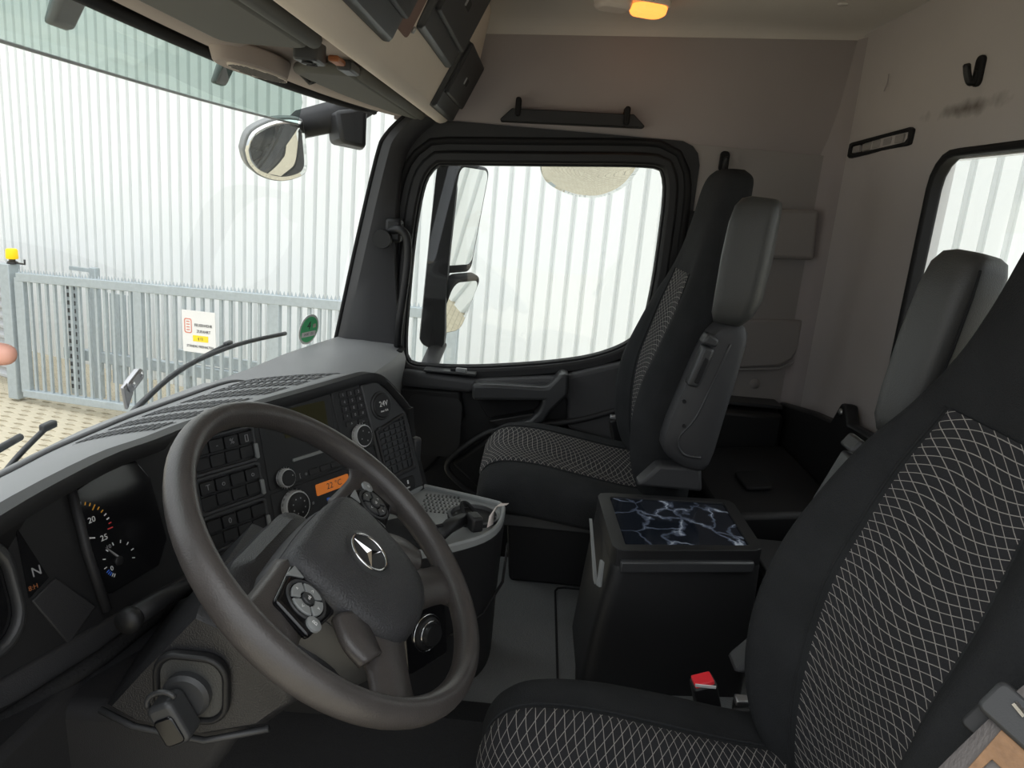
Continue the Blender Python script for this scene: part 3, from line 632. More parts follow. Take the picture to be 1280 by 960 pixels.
# rotary knobs with chrome collars
def knob(x,y,r,nm='rotary_knob',marks=4):
    b = disc(FS@Matrix.Translation((x,y,0.0)),r,[(1.0,0),(1.0,0.010),(0.95,0.014)],nm,'silver_paint',da,32)
    disc(FS@Matrix.Translation((x,y,0.012)),r*0.86,[(1,0),(1,0.0035),(0.94,0.0045)],'knob_face','black_plastic',b)
    for k in range(marks):
        t = 2*math.pi*k/marks+0.4; plate(FS@Matrix.Translation((x+r*0.5*math.cos(t),y+r*0.5*math.sin(t),0.0166)),rrect(-0.0012,0.0012,-0.0012,0.0012,0.0005,2),0,0.0003).build('knob_mark','dim_print',b)
    kn = MB()
    for k in range(20):
        t = 2*math.pi*k/20; kn.box(L(x+r*1.0*math.cos(t),y+r*1.0*math.sin(t),0.006),(0.0018,0.0018,0.006))
    tag(kn.build('knurling','dull_steel',b),kind='stuff')
knob(-0.166,0.152,0.0225); knob(-0.362,0.120,0.0165,marks=1); knob(-0.351,0.067,0.0275,marks=8)
# radio display, slot, climate panel
plate(FS,rrect(-0.395,-0.225,0.105,0.248,0.004,3),-0.004,0.0015).build('radio_face','black_plastic',da,bevel=0.001)
plate(FS,rrect(-0.345,-0.243,0.186,0.236,0.003,3),0.0,0.0025).build('radio_display','lcd_olive',da)
plate(FS,rrect(-0.338,-0.262,0.142,0.148,0.002,2),0.0,0.004).build('disc_slot','grey_plastic',da,bevel=0.001)
for x,s in ((-0.327,'['),(-0.313,'o')):
    text('radio_print',s,0.010,FS@Matrix.Translation((x,0.115,0.0025)),'dim_print',da,0.0002)
for x in (-0.295,-0.268,-0.241): plate(FS,rrect(x-0.011,x+0.011,0.109,0.120,0.002,2),0.0,0.004).build('radio_key','dark_plastic',da,bevel=0.001)
plate(FS,rrect(-0.395,-0.205,0.018,0.100,0.004,3),-0.004,0.0015).build('climate_face','black_plastic',da,bevel=0.001)
lc = plate(FS,rrect(-0.296,-0.214,0.068,0.089,0.002,2),0.0,0.003).build('climate_display','lcd_orange',da)
text('climate_digits','22 °C',0.016,FS@Matrix.Translation((-0.252,0.0785,0.0032)),'dark_print',lc,0.0001)
plate(FS,rrect(-0.274,-0.267,0.053,0.058,0.001,2),0.0,0.003).build('climate_lamp','blue_lamp',da)
text('climate_print','*',0.014,FS@Matrix.Translation((-0.308,0.056,0.003)),'dim_print',da,0.0002)
# rocker switch banks: three double rows of four
icons = {(0,1):'-',(0,2):'%',(0,3):'[]',(2,0):'T',(2,1):'o',(2,3):'o',(4,1):'0'}
for b in range(3):
    yb = 0.213-0.062*b
    ring(resample(rrect(-0.532,-0.407,yb-0.050,yb+0.012,0.005,3),48), resample(rrect(-0.526,-0.413,yb-0.044,yb+0.006,0.003,3),48), lambda p:L(p[0],p[1],-0.001), lambda p:L(p[0],p[1],0.005)).build('switch_bezel','satin_plastic',da,bevel=0.0015)
    for r in range(2):
        for c in range(4):
            x = -0.512+0.0285*c; y = yb-0.007-0.024*r
            k = plate(FS,rrect(x-0.0135,x+0.0135,y-0.0105,y+0.0105,0.002,2),-0.001,0.006-0.003*r,0.06).build('rocker_switch','black_plastic',da,bevel=0.001)
            if r == 0 and (2*b,c) in icons: text('switch_print',icons[(2*b,c)],0.013,FS@Matrix.Translation((x,y,0.0062)),'dim_print',k,0.0002)
    plate(FS,rrect(-0.414,-0.407,yb-0.046,yb-0.020,0.002,2),0.003,0.0075).build('bezel_cap','grey_plastic',da,bevel=0.001)
# ---- instrument cluster
an = math.radians(20); tl = math.radians(15)
nf = Vector((math.sin(an),math.cos(an),0)); exc = Vector((math.cos(an),-math.sin(an),0)); uc = Vector((0,0,1))*math.cos(tl)+nf*math.sin(tl)
FC = frame((-0.491,0.52,0.913),exc,uc)
def CL(x,y,z=0): return FC @ Vector((x,y,z))
cf = plate(FC,[(-0.34,0.020),(-0.28,0.045),(-0.05,0.070),(0.15,0.072),(0.14,-0.14),(-0.12,-0.15),(-0.34,-0.15)],-0.03,-0.004).build('cluster_housing','black_plastic',da,bevel=0.006)
gp_ = [(-0.021,0.048),(0.03,0.062),(0.072,0.058),(0.088,0.03),(0.092,-0.06),(0.07,-0.09),(-0.005,-0.095),(-0.022,-0.088)]
gl_ = plate(FC,gp_,-0.006,-0.001).build('gauge_glass','gloss_black',cf,bevel=0.004)
# tachometer: ticks, digits, needle
c0 = Vector((-0.032,-0.014)); 
for k in range(11):
    t = math.radians(82-8.2*k); r0, r1 = (0.040,0.0475) if k in (4,10) else (0.0435,0.0475)
    mt = 'orange_print' if 1 < k < 7 else ('red_print' if k > 8 else 'white_print')
    a = Vector((math.cos(t),math.sin(t))); b = Vector((-a.y,a.x))*0.0007
    plate(FC,[tuple(c0+a*r0-b),tuple(c0+a*r1-b),tuple(c0+a*r1+b),tuple(c0+a*r0+b)],-0.001,-0.0005).build('tick',mt,cf)
text('gauge_print','20',0.0105,FC@Matrix.Translation((-0.010,0.005,-0.0006)),'white_print',cf,0.0002)
text('gauge_print','25',0.0105,FC@Matrix.Translation((0.0005,-0.0225,-0.0006)),'white_print',cf,0.0002)
text('gauge_print','15',0.009,FC@Matrix.Translation((-0.024,-0.028,-0.0006)),'dim_print',cf,0.0002)
plate(FC,[(-0.030,-0.010),(-0.013,-0.0165),(-0.013,-0.018),(-0.030,-0.0125)],-0.001,0.002).build('needle','white_print',cf)
c1 = Vector((0.014,-0.056))
for k in range(8):
    t = math.radians(190-30*k); a = Vector((math.cos(t),math.sin(t))); b = Vector((-a.y,a.x))*0.0006; r0, r1 = 0.0195,0.0235
    plate(FC,[tuple(c1+a*r0-b),tuple(c1+a*r1-b),tuple(c1+a*r1+b),tuple(c1+a*r0+b)],-0.001,-0.0005).build('tick','white_print',cf)
for k in range(5):
    t = math.radians(205+8*k); a = Vector((math.cos(t),math.sin(t))); b = Vector((-a.y,a.x))*0.0005
    plate(FC,[tuple(c1+a*0.019-b),tuple(c1+a*0.0235-b),tuple(c1+a*0.0235+b),tuple(c1+a*0.019+b)],-0.001,-0.0005).build('tick','blue_lamp' if k<3 else 'white_print',cf)
text('gauge_print','10',0.0075,FC@Matrix.Translation((0.0035,-0.036,-0.0006)),'dim_print',cf,0.0002)
text('gauge_print','0',0.009,FC@Matrix.Translation((0.001,-0.064,-0.0006)),'white_print',cf,0.0002)
plate(FC,[(0.014,-0.0575),(0.0165,-0.0565),(-0.001,-0.035)],-0.001,0.002).build('needle','dim_print',cf)
disc(FC@Matrix.Translation((0.012,-0.058,-0.001)),0.006,[(1,0),(1,0.003),(0.8,0.004)],'needle_hub','black_plastic',cf)
# bar between the gauges
MB().tube([CL(-0.027,0.06,0.0),CL(-0.027,-0.03,0.001),CL(-0.022,-0.11,0.004)],0.006,n=8).build('cluster_rib','dark_plastic',cf,smooth=True)
# centre display with N and clock
plate(FC,[(-0.100,0.032),(-0.078,-0.041),(-0.105,-0.054)],-0.006,-0.002).build('display','gloss_black',cf)
text('display_print','N',0.016,FC@Matrix.Translation((-0.090,-0.028,-0.0018)),'dim_print',cf,0.0002)
text('display_print','8:H',0.008,FC@Matrix.Translation((-0.098,-0.044,-0.0018)),'orange_plastic',cf,0.0001)
plate(FC,[(-0.104,-0.058),(-0.070,-0.044),(-0.030,-0.100),(-0.075,-0.128)],-0.006,-0.001).build('display_panel','dark_plastic',cf,bevel=0.002)
# left gauge with raised frame
lg = rrect(-0.30,-0.115,-0.10,0.038,0.045,6)
ring(resample(lg,48), resample(rrect(-0.288,-0.127,-0.088,0.026,0.038,6),48), lambda p:CL(p[0],p[1],-0.004), lambda p:CL(p[0],p[1],0.010)).build('gauge_frame','satin_plastic',cf,bevel=0.005)
plate(FC,rrect(-0.29,-0.125,-0.09,0.028,0.038,6),-0.006,0.0).build('gauge_glass','gloss_black',cf)
plate(FC,[(-0.19,-0.018),(-0.142,-0.022),(-0.142,-0.0235),(-0.19,-0.021)],0.0,0.002).build('needle','white_print',cf)
for k in range(9):
    t = math.radians(120-22*k); a = Vector((math.cos(t),math.sin(t)))*1.0; b = Vector((-a.y,a.x))*0.0007; cc = Vector((-0.20,-0.028))
    plate(FC,[tuple(cc+a*0.045-b),tuple(cc+a*0.05-b),tuple(cc+a*0.05+b),tuple(cc+a*0.045+b)],0.0,0.0005).build('tick','white_print',cf)
# shelf below the cluster
MB().hull([CL(-0.42,-0.13,0.0),CL(0.13,-0.12,0.0),CL(0.13,-0.19,0.02),CL(-0.42,-0.21,0.02)],[CL(-0.42,-0.11,-0.05),CL(0.13,-0.11,-0.05),CL(0.13,-0.22,-0.05),CL(-0.42,-0.24,-0.05)]).build('lower_shelf','dark_plastic',da,bevel=0.004)
MB().tube([CL(-0.30,-0.165,0.02),CL(-0.05,-0.155,0.018),CL(0.10,-0.135,0.012)],0.010,n=8).build('column_slot','carpet',da,smooth=True)
# knee panel and left end
MB().hull([(-0.99,0.47,0.80),(-0.36,0.50,0.74),(-0.34,0.52,0.36),(-0.99,0.50,0.36)],[(-0.99,0.62,0.80),(-0.36,0.62,0.74),(-0.34,0.62,0.36),(-0.99,0.62,0.36)]).build('knee_panel','dark_plastic',da,bevel=0.01)
MB().tube([(-0.80,0.505,0.885),(-0.815,0.475,0.80),(-0.82,0.462,0.70),(-0.82,0.46,0.50)],0.014,n=8).build('end_rib','satin_plastic',da,smooth=True)
# ---- lower console tray with cup holder
ct = thing('console_tray','black lower console with grey tray and cup holder beside the wheel','console',(0.05,0.12,0.41))
tr = cr([(0.176,0.205),(0.150,0.12),(0.124,0.045),(0.112,0.028),(0.085,0.020),(0.008,0.026),(-0.052,0.053),(-0.107,0.11),(-0.16,0.19),(-0.19,0.26)],3)+[(-0.195,0.38)]
bt = [(x*1.0+0.02,y+0.005) for x,y in tr]
MB().loft([[(x,y,0.41) for x,y in bt],[(x+0.012,y+0.004,0.55) for x,y in tr],[(x,y,0.70) for x,y in tr],[(x,y,0.722) for x,y in tr]]).build('console_body','black_plastic',ct,smooth='auto')
MB().tube([(0.165,0.01,0.62),(0.06,0.012,0.585),(-0.03,0.045,0.56),(-0.09,0.10,0.545)],0.003,n=6).build('body_seam','rubber',ct,smooth=True)
cx_, cy_ = 0.03,0.15
tin = [((x-cx_)*0.93+cx_,(y-cy_)*0.93+cy_) for x,y in tr]
ring(tr, tin, lambda p:(p[0],p[1],0.718), lambda p:(p[0],p[1],0.738)).build('tray_rim','grey_plastic',ct,bevel=0.004)
xy(tin,0.715,0.728).build('tray_floor','grey_plastic',ct)
rb = MB()
for k in range(6):
    for j in range(9): rb.box((0.135-0.016*k-0.02*0,0.19-0.0085*j-0.004*(k%2),0.7285),(0.011,0.004,0.002))
tag(rb.build('tray_ribs','satin_plastic',ct),kind='stuff')
cup = MB()
cup.lathe([(0.052,0.727),(0.052,0.735),(0.046,0.736),(0.043,0.728),(0.043,0.7285),(0.0,0.7285)],32,Matrix.Translation((0.045,0.082,0))); cup.build('cup_holder','satin_plastic',ct,smooth='auto')
MB().lathe([(0.0,0.7287),(0.043,0.7287),(0.043,0.7292),(0,0.7292)],32,Matrix.Translation((0.045,0.082,0))).build('cup_well','rubber',ct)
for a in (0.5,2.6,4.4): MB().box((0.045+0.042*math.cos(a),0.082+0.042*math.sin(a),0.737),(0.012,0.010,0.006)).build('cup_grip','rubber',ct,bevel=0.002)
# things lying in the tray
ch = thing('phone_charger','black phone charger lying in the cup holder','charger',(0.0,0.10,0.738))
MB().tube([(-0.095,0.135,0.745),(-0.055,0.12,0.750),(-0.02,0.095,0.752)],[0.012,0.014,0.012],n=10).build('body','black_plastic',ch,smooth=True)
MB().box((-0.03,0.075,0.752),(0.035,0.024,0.03),Matrix.Rotation(0.5,3,'Z')).build('plug','black_plastic',ch,bevel=0.005)
MB().tube(cr([(-0.02,0.095,0.755),(0.012,0.105,0.768),(0.03,0.095,0.762),(0.028,0.078,0.745)],5),0.004,n=7).build('arm','rubber',ch,smooth=True)
MB().tube(cr([(-0.095,0.135,0.745),(-0.12,0.165,0.752),(-0.09,0.175,0.756),(-0.07,0.155,0.75),(-0.08,0.13,0.762)],5),0.004,n=7).build('lead','rubber',ch,smooth=True)
pa = MB().loft([[(-0.035,0.05,0.745),(-0.010,0.040,0.742)],[(-0.02,0.048,0.762),(0.008,0.040,0.760)],[(0.005,0.038,0.772),(0.034,0.030,0.768)],[(0.028,0.018,0.768),(0.052,0.014,0.762)]],closed=False).build('paper_slip','paper',None,smooth=True,solid=0.0006)
tag(pa,'curled white paper slip sticking out of the cup holder','paper')
# gear selector gaiter and knob under the wheel
MB().lathe([(0.050 if k%2 else 0.043,0.010*k) for k in range(7)]+[(0.02,0.072),(0,0.072)],20,Matrix.Translation((-0.105,0.200,0.70))).build('gaiter','rubber',ct,smooth=True)
mk = frame((-0.175,0.135,0.600),(0.8,-0.6,0),(0.1,0.15,0.98))
rk = plate(mk,rrect(-0.05,0.05,-0.06,0.06,0.01,3),-0.05,0.0).build('rotary_switch','gloss_black',ct,bevel=0.004)
for r,z in ((0.032,0.002),(0.022,0.010),(0.018,0.014)): MB().tube([mk@Vector((r*math.cos(t),r*math.sin(t),z)) for t in [2*math.pi*k/28 for k in range(28)]],0.0014,n=6,closed=True).build('chrome_ring','chrome',rk,smooth=True)
MB().lathe([(0.03,0),(0.028,0.008),(0.02,0.012),(0.018,0.02),(0,0.02)],24,mk).build('dial','black_plastic',rk,smooth='auto')
# ================================================================== STEERING
sw_ = thing('steering_wheel','worn dark leather four-spoke steering wheel with a star emblem','steering wheel',(-0.53,0.205,0.78))
FW = frame((-0.53,0.205,0.928),(0.9985,-0.052,0),(0.040,0.756,0.653))
def Wp(x,y,z=0): return FW @ Vector((x,y,z))
RC = 0.212
def rimr(t): 
    d = min(abs((math.degrees(t)-a+180)%360-180) for a in (0,180)); return 0.0165+0.002*math.exp(-(d/25)**2)
rgs = []
for k in range(72):
    t = 2*math.pi*k/72; r_ = rimr(t); a = Vector((math.cos(t),math.sin(t),0))
    rgs.append([FW@(a*(RC+r_*0.92*math.cos(s))+Vector((0,0,r_*1.08*math.sin(s)))) for s in [2*math.pi*j/16 for j in range(16)]])
MB().loft(rgs+[rgs[0]],cap=False).build('rim','worn_leather',sw_,smooth=True)
# hub pad
def wpl(poly,z0,z1,nm,mt,par,b=0.006,sh=0.0,seg=3): return plate(FW,poly,z0,z1,sh).build(nm,mt,par,bevel=b,seg=seg)
padp = cr([(-0.075,0.044),(0.0,0.048),(0.070,0.044),(0.094,0.026),(0.094,-0.03),(0.082,-0.085),(0.055,-0.122),(0.0,-0.132),(-0.055,-0.122),(-0.082,-0.085),(-0.094,-0.03),(-0.096,0.026),(-0.075,0.044)],3)[:-1]
MB().loft([[Wp(x*k,(y+0.03)*k-0.03,z) for x,y in padp] for k,z in ((1.0,-0.045),(1.0,-0.004),(0.97,0.008),(0.90,0.015),(0.7,0.019),(0.4,0.021))]).build('airbag_pad','airbag_skin',sw_,smooth='auto')
MB().loft([[Wp(x*k,(y+0.02)*k-0.02,z) for x,y in padp] for k,z in ((1.02,-0.085),(1.06,-0.065),(1.05,-0.03),(1.01,-0.02))]).build('hub_shell','satin_plastic',sw_,smooth='auto')
# spokes
def spoke(pts, wd, z=-0.012, th=0.014, mt='worn_leather'):
    P = cr(pts,5); W_ = cr([(a,) for a in wd],5); rg_ = []
    for i,(x,y) in enumerate(P):
        a, b = P[max(i-1,0)], P[min(i+1,len(P)-1)]; d = Vector((b[0]-a[0],b[1]-a[1])).normalized(); n = Vector((-d.y,d.x)); w_ = W_[i][0]
        rg_.append([Wp(x+n.x*w_*c, y+n.y*w_*c, z+th*s_) for c,s_ in ((-1,0),(-0.75,0.8),(0,1),(0.75,0.8),(1,0),(0.75,-0.8),(0,-1),(-0.75,-0.8))])
    return MB().loft(rg_).build('spoke',mt,sw_,smooth=True)
for sg in (-1,1):
    spoke([(sg*0.085,0.012),(sg*0.13,0.012),(sg*0.175,0.010),(sg*0.205,0.008)],[0.036,0.034,0.038,0.060],th=0.012)
    spoke([(sg*0.055,-0.095),(sg*0.095,-0.125),(sg*0.124,-0.144),(sg*0.138,-0.154)],[0.042,0.030,0.030,0.036],th=0.013)
    spoke([(sg*0.088,-0.05),(sg*0.105,-0.075),(sg*0.115,-0.098)],[0.022,0.026,0.018],z=-0.002,th=0.010)
    # glossy multifunction button pod
    pc = (sg*0.128,-0.002)
    pod = wpl([(sg*0.096,0.034),(sg*0.160,0.024),(sg*0.166,-0.026),(sg*0.104,-0.036)][::sg],-0.004,0.0065,'button_pod','gloss_black',sw_,0.005)
    mpod = FW@Matrix.Translation((pc[0],pc[1],0.0065))
    MB().tube([mpod@Vector((0.0235*math.cos(t),0.0235*math.sin(t),0.0)) for t in [2*math.pi*k/32 for k in range(32)]],0.0022,n=6,closed=True).build('pod_ring','satin_plastic',pod,smooth=True)
    for q in range(4):
        a0 = math.radians(45+90*q+4); a1 = math.radians(135+90*q-4)
        P = [(0.009*math.cos(a0+(a1-a0)*k/5),0.009*math.sin(a0+(a1-a0)*k/5)) for k in range(6)]+[(0.0205*math.cos(a1-(a1-a0)*k/5),0.0205*math.sin(a1-(a1-a0)*k/5)) for k in range(6)]
        kq = plate(mpod,P,0.0,0.003,0.03).build('pod_key','grey_plastic' if sg < 0 else 'satin_plastic',pod,bevel=0.0008)
        t = (a0+a1)/2; text('pod_print',('^','<','v','>')[q],0.007,mpod@Matrix.Translation((0.0145*math.cos(t),0.0145*math.sin(t),0.0032)),'white_print',kq,0.0001)
    ok = disc(mpod,0.0075,[(1,0),(1,0.004),(0.85,0.005)],'ok_key','satin_plastic',pod)
    text('pod_print','ok',0.006,mpod@Matrix.Translation((0,0,0.0052)),'white_print',ok,0.0001)
    dk = disc(FW@Matrix.Translation((sg*0.150,-0.022 if sg<0 else 0.020,0.006)),0.009,[(1,0),(1,0.003),(0.85,0.004)],'round_key','grey_plastic',pod)
    text('pod_print','B' if sg<0 else 'o',0.009,FW@Matrix.Translation((sg*0.150,-0.022 if sg<0 else 0.020,0.0102)),'white_print',dk,0.0001)
    wpl([(sg*0.100,0.030),(sg*0.120,0.031),(sg*0.104,0.014)][::sg],0.004,0.0085,'corner_key','grey_plastic',pod,0.001)
# three-pointed star in a ring
em = disc(FW@Matrix.Translation((0.0,-0.028,0.0195)),0.034,[(1,0),(1,0.002),(0.9,0.003)],'emblem_base','satin_plastic',sw_)
MB().tube([Wp(0.0265*math.cos(t),-0.028+0.0265*math.sin(t),0.0235) for t in [2*math.pi*k/40 for k in range(40)]],0.0020,n=8,closed=True).build('emblem_ring','chrome',em,smooth=True)
star = MB()
for k in range(3):
    t = math.radians(90+120*k); a = Vector((math.cos(t),math.sin(t))); tip = a*0.0265
    l_ = Vector((math.cos(t+math.radians(60)),math.sin(t+math.radians(60))))*0.0042; r_ = Vector((math.cos(t-math.radians(60)),math.sin(t-math.radians(60))))*0.0042
    b0 = [(0,0),tuple(l_),tuple(tip),tuple(r_)]
    star.add([Wp(0,-0.028,0.0272)]+[Wp(p[0],p[1]-0.028,0.0228) for p in b0[1:]]+[Wp(0,-0.028,0.0225)],[(0,1,2),(0,2,3),(4,2,1),(4,3,2),(0,3,4),(0,4,1)])
star.build('emblem_star','chrome',em)
# column cowl
co = thing('steering_column','black grained steering column cowl with ignition switch','steering column',(-0.53,0.40,0.60))
ax = FW.to_3x3() @ Vector((0,0,-1))
def cow(k, hw, hh, dz=0): 
    c = FW@Vector((0.0,-0.012,-k)); e = FW.to_3x3(); P = rrect(-hw,hw,-hh,hh,min(hw,hh)*0.45,4)
    return [c+e@Vector((x,y,0))+Vector((0,0,dz)) for x,y in P]
MB().loft([cow(0.05,0.085,0.075),cow(0.065,0.105,0.090),cow(0.10,0.108,0.092),cow(0.105,0.06,0.06)]).build('hub_collar','cowl_grain',co,smooth='auto')
# side profile in y,z; grained cowl widened to the left for the ignition
side = [(0.325,0.905),(0.395,0.82),(0.435,0.768),(0.405,0.752),(0.32,0.742),(0.25,0.764),(0.212,0.80),(0.225,0.845),(0.275,0.885)]
c_ = (0.33,0.815)
def sc_(k, dy=0, dz=0): return [((y-c_[0])*k+c_[0]+dy,(z-c_[1])*k+c_[1]+dz) for y,z in side]
rg_ = [[(x,y,z) for y,z in sc_(k,dy,dz)] for x,k,dy,dz in ((-0.650,0.86,0.0,0.0),(-0.642,0.96,0,0),(-0.62,1.0,0,0),(-0.55,1.02,0.01,0.0),(-0.44,1.0,0.02,0.0),(-0.425,0.9,0.02,0))]
MB().loft(rg_).build('cowl','cowl_grain',co,smooth='auto')
MB().hull([(-0.63,0.27,0.76),(-0.43,0.27,0.76),(-0.43,0.52,0.74),(-0.63,0.52,0.75)],[(-0.60,0.36,0.60),(-0.45,0.36,0.60),(-0.45,0.55,0.56),(-0.60,0.55,0.56)]).build('lower_cowl','dark_plastic',co,bevel=0.02,seg=3)
MB().tube([(-0.640,0.44,0.760),(-0.645,0.40,0.747),(-0.645,0.32,0.738),(-0.640,0.25,0.758)],0.004,n=8).build('cowl_edge','satin_plastic',co,smooth=True)
# ignition: recess plate, switch barrel, key
mi = frame((-0.656,0.328,0.812),(0,-1,0.0),(0,0,1))
rec = plate(mi,rrect(-0.036,0.036,-0.036,0.038,0.022,5),-0.01,0.002).build('ignition_recess','armrest_vinyl',co,bevel=0.003)
ring(resample(rrect(-0.041,0.041,-0.041,0.043,0.026,5),48),resample(rrect(-0.034,0.034,-0.034,0.036,0.02,5),48),lambda p:mi@Vector((p[0],p[1],-0.006)),lambda p:mi@Vector((p[0],p[1],0.006))).build('ignition_bezel','black_plastic',co,bevel=0.003)
MB().lathe([(0.026,0.0),(0.026,0.010),(0.022,0.014),(0,0.014)],28,mi@Matrix.Translation((-0.003,-0.004,0))).build('ignition_barrel','satin_plastic',co,smooth='auto')
ky = thing('ignition_key','black key fob plugged into the ignition switch','key',(-0.69,0.335,0.77))
mkf = mi@Matrix.Translation((-0.006,-0.014,0.014))@Matrix.Rotation(math.radians(28),4,'Z')
plate(mkf,rrect(-0.015,0.015,-0.026,0.024,0.008,4),0.0,0.030).build('fob','satin_plastic',ky,bevel=0.005,seg=3)
plate(mkf,rrect(-0.011,0.011,-0.022,0.010,0.005,4),0.029,0.0325).build('fob_button','gloss_black',ky,bevel=0.002)
MB().tube([mkf@Vector((0.016*math.cos(t),0.022+0.012*math.sin(t),0.020)) for t in [math.pi*k/10 for k in range(11)]],0.003,n=7).build('fob_loop','satin_plastic',ky,smooth=True)
# wiper stalk stub behind the wheel
sk = thing('column_stalk','black control stalk in the gap under the instrument cluster','lever',(-0.52,0.45,0.80))
MB().tube([(-0.50,0.40,0.84),(-0.54,0.415,0.845),(-0.60,0.425,0.850)],[0.010,0.011,0.013],n=10).build('stalk','black_plastic',sk,smooth=True)
MB().lathe([(0.014,-0.006),(0.015,0.0),(0.014,0.008),(0,0.009)],16,frame((-0.60,0.425,0.85),(0,-1,0),(0,0,1))).build('stalk_cap','black_plastic',sk,smooth=True)
# ================================================================== SEATS
SPINE = [ # z, y of front face, half width, thickness, bolster depth
 (0.665,-0.300,0.205,0.130,0.060),(0.71,-0.268,0.228,0.160,0.090),(0.78,-0.243,0.243,0.180,0.112),(0.87,-0.235,0.250,0.185,0.115),(0.96,-0.248,0.252,0.180,0.100),
 (1.05,-0.280,0.246,0.165,0.078),(1.13,-0.312,0.226,0.145,0.052),(1.20,-0.343,0.190,0.125,0.028),(1.27,-0.365,0.158,0.108,0.012),(1.34,-0.380,0.142,0.098,0.004),
 (1.41,-0.392,0.134,0.090,0.0),(1.445,-0.403,0.120,0.078,0.0),(1.462,-0.418,0.090,0.045,0.0)]
def seat(label, cx, yo, zo, sd, recl, bs=1.0, tilt=0.0, arm=0.0):
    """sd: +1 when the armrest is on the +x side; heights are cab heights, zo shifts the seat"""
    t = thing('truck_seat', label, 'seat', (cx,yo-0.12,0.41 if cx > 0 else 0.10))
    piv = Vector((0,-0.33,0.70)); RT = Matrix.Translation(piv) @ Matrix.Rotation(recl,4,'X') @ Matrix.Translation(-piv)
    def T(p): p = RT @ Vector(p); return Vector((p.x*1.0+cx, p.y+yo, p.z+zo))          # backrest space to cab
    def TC(p): return Vector((p[0]+cx, p[1]+yo, p[2]+zo-tilt*(0.36+1.0*(p[1]+0.25))))
    S = cr([(a,b,c,d,e*bs) for a,b,c,d,e in SPINE],5); N = 40
    def front(xx, s):                        # y of the front face at lateral fraction xx
        z, yf, hw, th, b = s; e = max(0.0,1-abs(xx)**4)**0.5
        g_ = min(1,max(0,(abs(xx)-0.42)/0.40)); g_ = g_*g_*(3-2*g_); return yf - b*(1-g_) - b*0.12*(1-min(1,abs(xx)/0.42)**2) - (1-e)*th*0.4
    rings = []
    for s in S:
        z, yf, hw, th, b = s; R = []
        for k in range(N//2+1):
            a = math.pi*k/(N//2); xx = math.copysign(abs(math.cos(a))**0.62, math.cos(a)); R.append(T((hw*xx, front(xx,s), z)))
        for k in range(1,N//2):
            a = math.pi+math.pi*k/(N//2); xx = math.copysign(abs(math.cos(a))**0.62, math.cos(a)); R.append(T((hw*xx, yf-th*0.4-th*0.6*abs(math.sin(a))**0.5, z)))
        rings.append(R)
    bk = MB().loft(rings).build('backrest','seat_cloth',t,smooth=True)
    # patterned centre insert following the front face
    def insb(u, v):
        i = v*(len(S)-1); k = min(int(i),len(S)-2); a = i-k; s = tuple(p*(1-a)+q*a for p,q in zip(S[k],S[k+1]))
        edge = min(1,min(1-abs(u),1)*9); z, yf, hw, th, b = s; xx = u*0.53
        p = T((hw*xx, front(xx,s)+0.0035*edge-0.003*(1-edge), z)); return p
    vt_ = 0.60
    grid(insb, [-1+2*i/28 for i in range(29)], [0.03+(vt_-0.03)*j/50 for j in range(51)], 'backrest_insert','weave_cloth',bk)
    # piping along the insert edges
    for sg in (-1,1): MB().tube([insb(sg,0.04+(vt_-0.04)*j/40)+Vector((0,0.004,0)) for j in range(41)],0.0022,n=6).build('piping','seat_cloth',bk,smooth=True)
    # cushion
    CP = [ # y, top z, half width, thickness, bolster
     (0.098,0.668,0.205,0.055,0.0),(0.090,0.690,0.222,0.085,0.004),(0.070,0.712,0.234,0.110,0.010),(0.03,0.724,0.242,0.120,0.020),(-0.05,0.722,0.247,0.125,0.030),(-0.15,0.706,0.250,0.120,0.036),(-0.25,0.690,0.250,0.115,0.036),(-0.34,0.682,0.246,0.110,0.030),(-0.38,0.668,0.230,0.085,0.015)]
    CS = cr(CP,5); rings = []
    def topz(xx, s):
        y, zt, hw, th, b = s; e = max(0.0,1-abs(xx)**5)**0.5; return zt + b*(abs(xx)**2.2)*1.1 - b*0.3 - (1-e)*th*0.5
    for s in CS:
        y, zt, hw, th, b = s; R = []
        for k in range(N//2+1):
            a = math.pi*k/(N//2); xx = math.copysign(abs(math.cos(a))**0.55, math.cos(a)); R.append(TC((hw*xx, y, topz(xx,s))))
        for k in range(1,N//2):
            a = math.pi+math.pi*k/(N//2); xx = math.copysign(abs(math.cos(a))**0.55, math.cos(a)); R.append(TC((hw*xx, y, zt-th*0.5-th*0.5*abs(math.sin(a))**0.4)))
        rings.append(R)
    cu = MB().loft(rings).build('cushion','seat_cloth',t,smooth=True)
    def insc(u, v):
        i = v*(len(CS)-1); k = min(int(i),len(CS)-2); a = i-k; s = tuple(p*(1-a)+q*a for p,q in zip(CS[k],CS[k+1]))
        edge = min(1,(1-abs(u))*9); xx = u*0.62; off = (0.004*edge-0.003*(1-edge))
        fw = max(0,1-v*6); return TC((s[2]*xx, s[0]+off*fw, topz(xx,s)+off))
    grid(insc, [-1+2*i/28 for i in range(29)], [0.02+0.9*j/46 for j in range(47)], 'cushion_insert','weave_cloth',cu)
    for sg in (-1,1): MB().tube([insc(sg,0.03+0.88*j/40)+Vector((0,0,0.004)) for j in range(41)],0.0022,n=6).build('piping','seat_cloth',cu,smooth=True)
    # side shell with hinge plate, lever and raised armrest on the inboard side
    X0, X1 = sd*0.245, sd*0.305
    shell = [(-0.405,1.128),(-0.435,1.135),(-0.461,1.115),(-0.458,1.05),(-0.441,0.925),(-0.423,0.811),(-0.389,0.795),(-0.331,0.821),(-0.313,0.866),(-0.345,1.0),(-0.375,1.09)]
